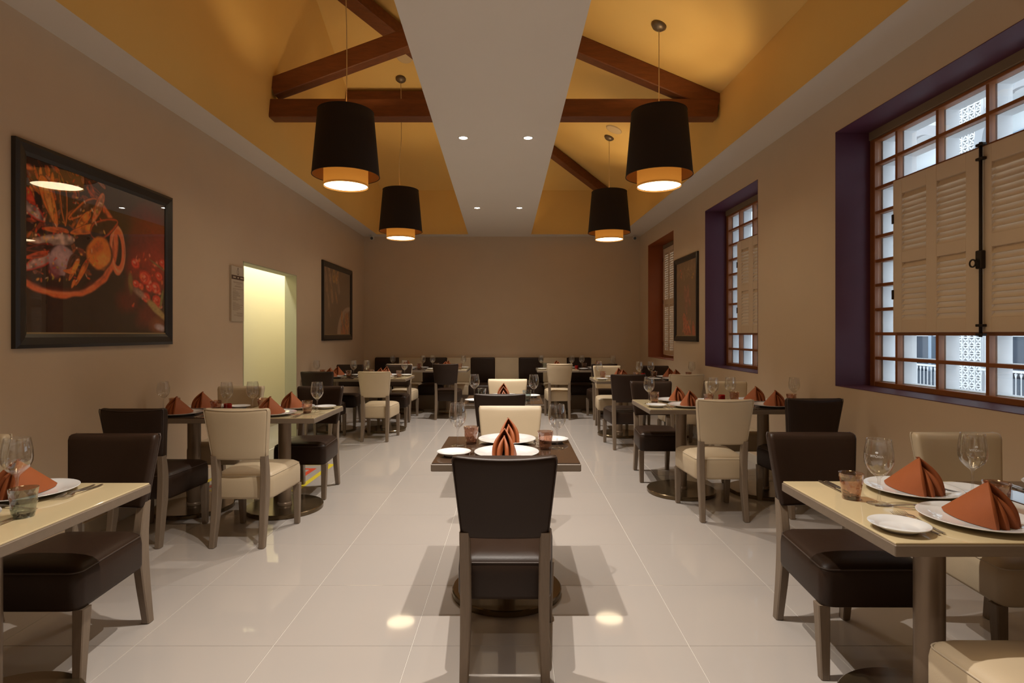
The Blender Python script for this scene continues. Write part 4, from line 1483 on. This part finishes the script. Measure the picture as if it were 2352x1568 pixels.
def place_seat(tname, half, side, tx_, ty_, cutlery):
    a = 0 if side == 'near' else PI
    ca, sa = math.cos(a), math.sin(a)
    ov = OVR.get((tname, half, side), {})
    where = '%s%s seat of the %s' % (side, (' ' + half) if half else '', tname)

    def W(p, z=0.0):
        return (tx_ + p[0] * ca - p[1] * sa, ty_ + p[0] * sa + p[1] * ca, TOP + 0.0006 + z)
    r = random.uniform
    pl = ov.get('plate', (r(-.008, .008), -0.178 + r(-.006, .006)))
    put('dinner_plate', me_dplate, None, W(pl), label='large white dinner plate, %s' % where, cat='plate', group='white dinner plates')
    sp = ov.get('side', (-0.258 + r(-.004, .004), -0.185 + r(-.02, .03)))
    if sp is not None:
        put('side_plate', me_splate, None, W(sp), label='small white side plate, %s' % where, cat='side plate', group='white side plates')
    t = thing('folded_napkin', 'rust napkin folded upright on the plate, %s' % where, 'napkin', W((pl[0] + r(-.006, .006), pl[1]), 0.0085), (0, 0, r(-0.15, 0.15) + (0.30 if tx_ > 0.8 else -0.30 if tx_ < -0.8 else 0)), 'rust folded napkins')
    put('outer_fold', me_nap1, t)
    put('inner_fold', me_nap2, t)
    gp = ov.get('glass', (0.266 + r(-.008, .008), -0.02 + r(-.012, .012)))
    g = put('wine_glass', me_wine, None, W(gp), (0, 0, 0), label='clear stemmed wine glass, %s' % where, cat='wine glass', group='clear wine glasses')
    tp = ov.get('tumbler', (0.208 + r(-.006, .006), -0.085 + r(-.008, .008)))
    tc = 'grey' if (tname, half, side) in GREY else 'amber'
    t = thing('tumbler', '%s faceted tumbler, %s' % ('smoky grey' if tc == 'grey' else 'amber', where), 'tumbler', W(tp), (0, 0, r(0, 6)), 'faceted glass tumblers')
    put('body', TUM[tc][0], t)
    put('inner_wall', TUM[tc][1], t)
    put('base', TUM[tc][2], t)
    if cutlery:
        fp = ov.get('fork', (-0.168, -0.195))
        put('fork', me_fork, None, W((fp[0] - 0.013, fp[1] - 0.008)), (0, 0, a + r(-.04, .04)), label='outer steel fork left of the plate, %s' % where, cat='fork', group='steel forks')
        put('fork', me_fork, None, W((fp[0] + 0.013, fp[1])), (0, 0, a + r(-.04, .04)), label='inner steel fork left of the plate, %s' % where, cat='fork', group='steel forks')
        put('knife', me_knife, None, W((0.180, -0.222)), (0, 0, a + r(-.03, .03)), label='inner steel knife right of the plate, %s' % where, cat='knife', group='steel knives')
        put('knife', me_knife, None, W((0.202, -0.228)), (0, 0, a + r(-.03, .03)), label='outer steel knife right of the plate, %s' % where, cat='knife', group='steel knives')
        put('spoon', me_spoon, None, W((-0.10, -0.004)), (0, 0, a - PI / 2 + r(-.15, .15)), label='steel dessert spoon above the plate, %s' % where, cat='spoon', group='steel dessert spoons')
    return g


for tname, halves in TABLES:
    for col, x, y, half in halves:
        cw_ = 'brown' if col == br else 'cream'
        if half:
            lab = '%s glass-topped square table, %s half of the %s' % (cw_, half, tname)
        else:
            lab = 'brown glass-topped square pedestal table, %s' % tname
        table(col, x, y, lab)
        for side in ('near', 'far'):
            if tname == 'front left table' and (half == 'wall'):
                continue
            g = place_seat(tname, half, side, x, y, 'banquette' not in tname)
            if tname == 'front right table' and half == 'aisle':
                # etched lettering on the bowl
                fc = bpy.data.curves.new('etched_text', 'FONT')
                fc.body = 'VIT\u00d3RIA'
                fc.size = 0.011
                fc.align_x = 'CENTER'
                fo = bpy.data.objects.new('etched_text_curve', fc)
                COL.objects.link(fo)
                dg = bpy.context.evaluated_depsgraph_get()
                me_t = bpy.data.meshes.new_from_object(fo.evaluated_get(dg))
                bpy.data.objects.remove(fo, do_unlink=True)
                vs = [tuple(v.co) for v in me_t.vertices]
                fs = [tuple(p.vertices) for p in me_t.polygons]
                n0 = len(vs)
                ell = [(0.0048 * math.cos(2 * PI * k / 16), 0.017 + 0.0036 * math.sin(2 * PI * k / 16), 0) for k in range(16)]
                vs += ell
                fs.append(tuple(range(n0, n0 + 16)))
                gx, gy = g.location.x, g.location.y
                ph = math.atan2(-gy, -gx) + (0.25 if side == 'near' else -0.15)
                VV = []
                for vx, vy, _ in vs:
                    aa = ph + vx / 0.046
                    z = 0.170 + vy
                    rr_ = 0.0472 - max(0, z - 0.1605) * 0.085
                    VV.append((rr_ * math.cos(aa), rr_ * math.sin(aa), z))
                put('etched_lettering', mesh('etched_lettering', VV, fs, 'etching'), g)

# red candle holders in the middle of some tables
me_vot = B().lathe([(0, 0), (0.026, 0), (0.029, 0.003), (0.030, 0.052), (0.027, 0.054), (0.026, 0.02), (0, 0.02)], 24).mesh('holder', 'red_glass', True, 50)
me_wax = B().lathe([(0, 0.021), (0.0255, 0.021), (0.0255, 0.036), (0.0, 0.035)], 16).mesh('wax', 'candle_wax', True)
for x, y, nm in ((-2.235, 4.50, 'middle left table'), (1.865, 5.16, 'middle right table'), (1.80, 8.00, 'rear right table'), (1.085, 9.95, 'right banquette table')):
    t = thing('candle_holder', 'small red glass candle holder on the %s' % nm, 'candle holder', (x, y, TOP + 0.0006), group='red candle holders')
    put('holder', me_vot, t)
    put('wax', me_wax, t)
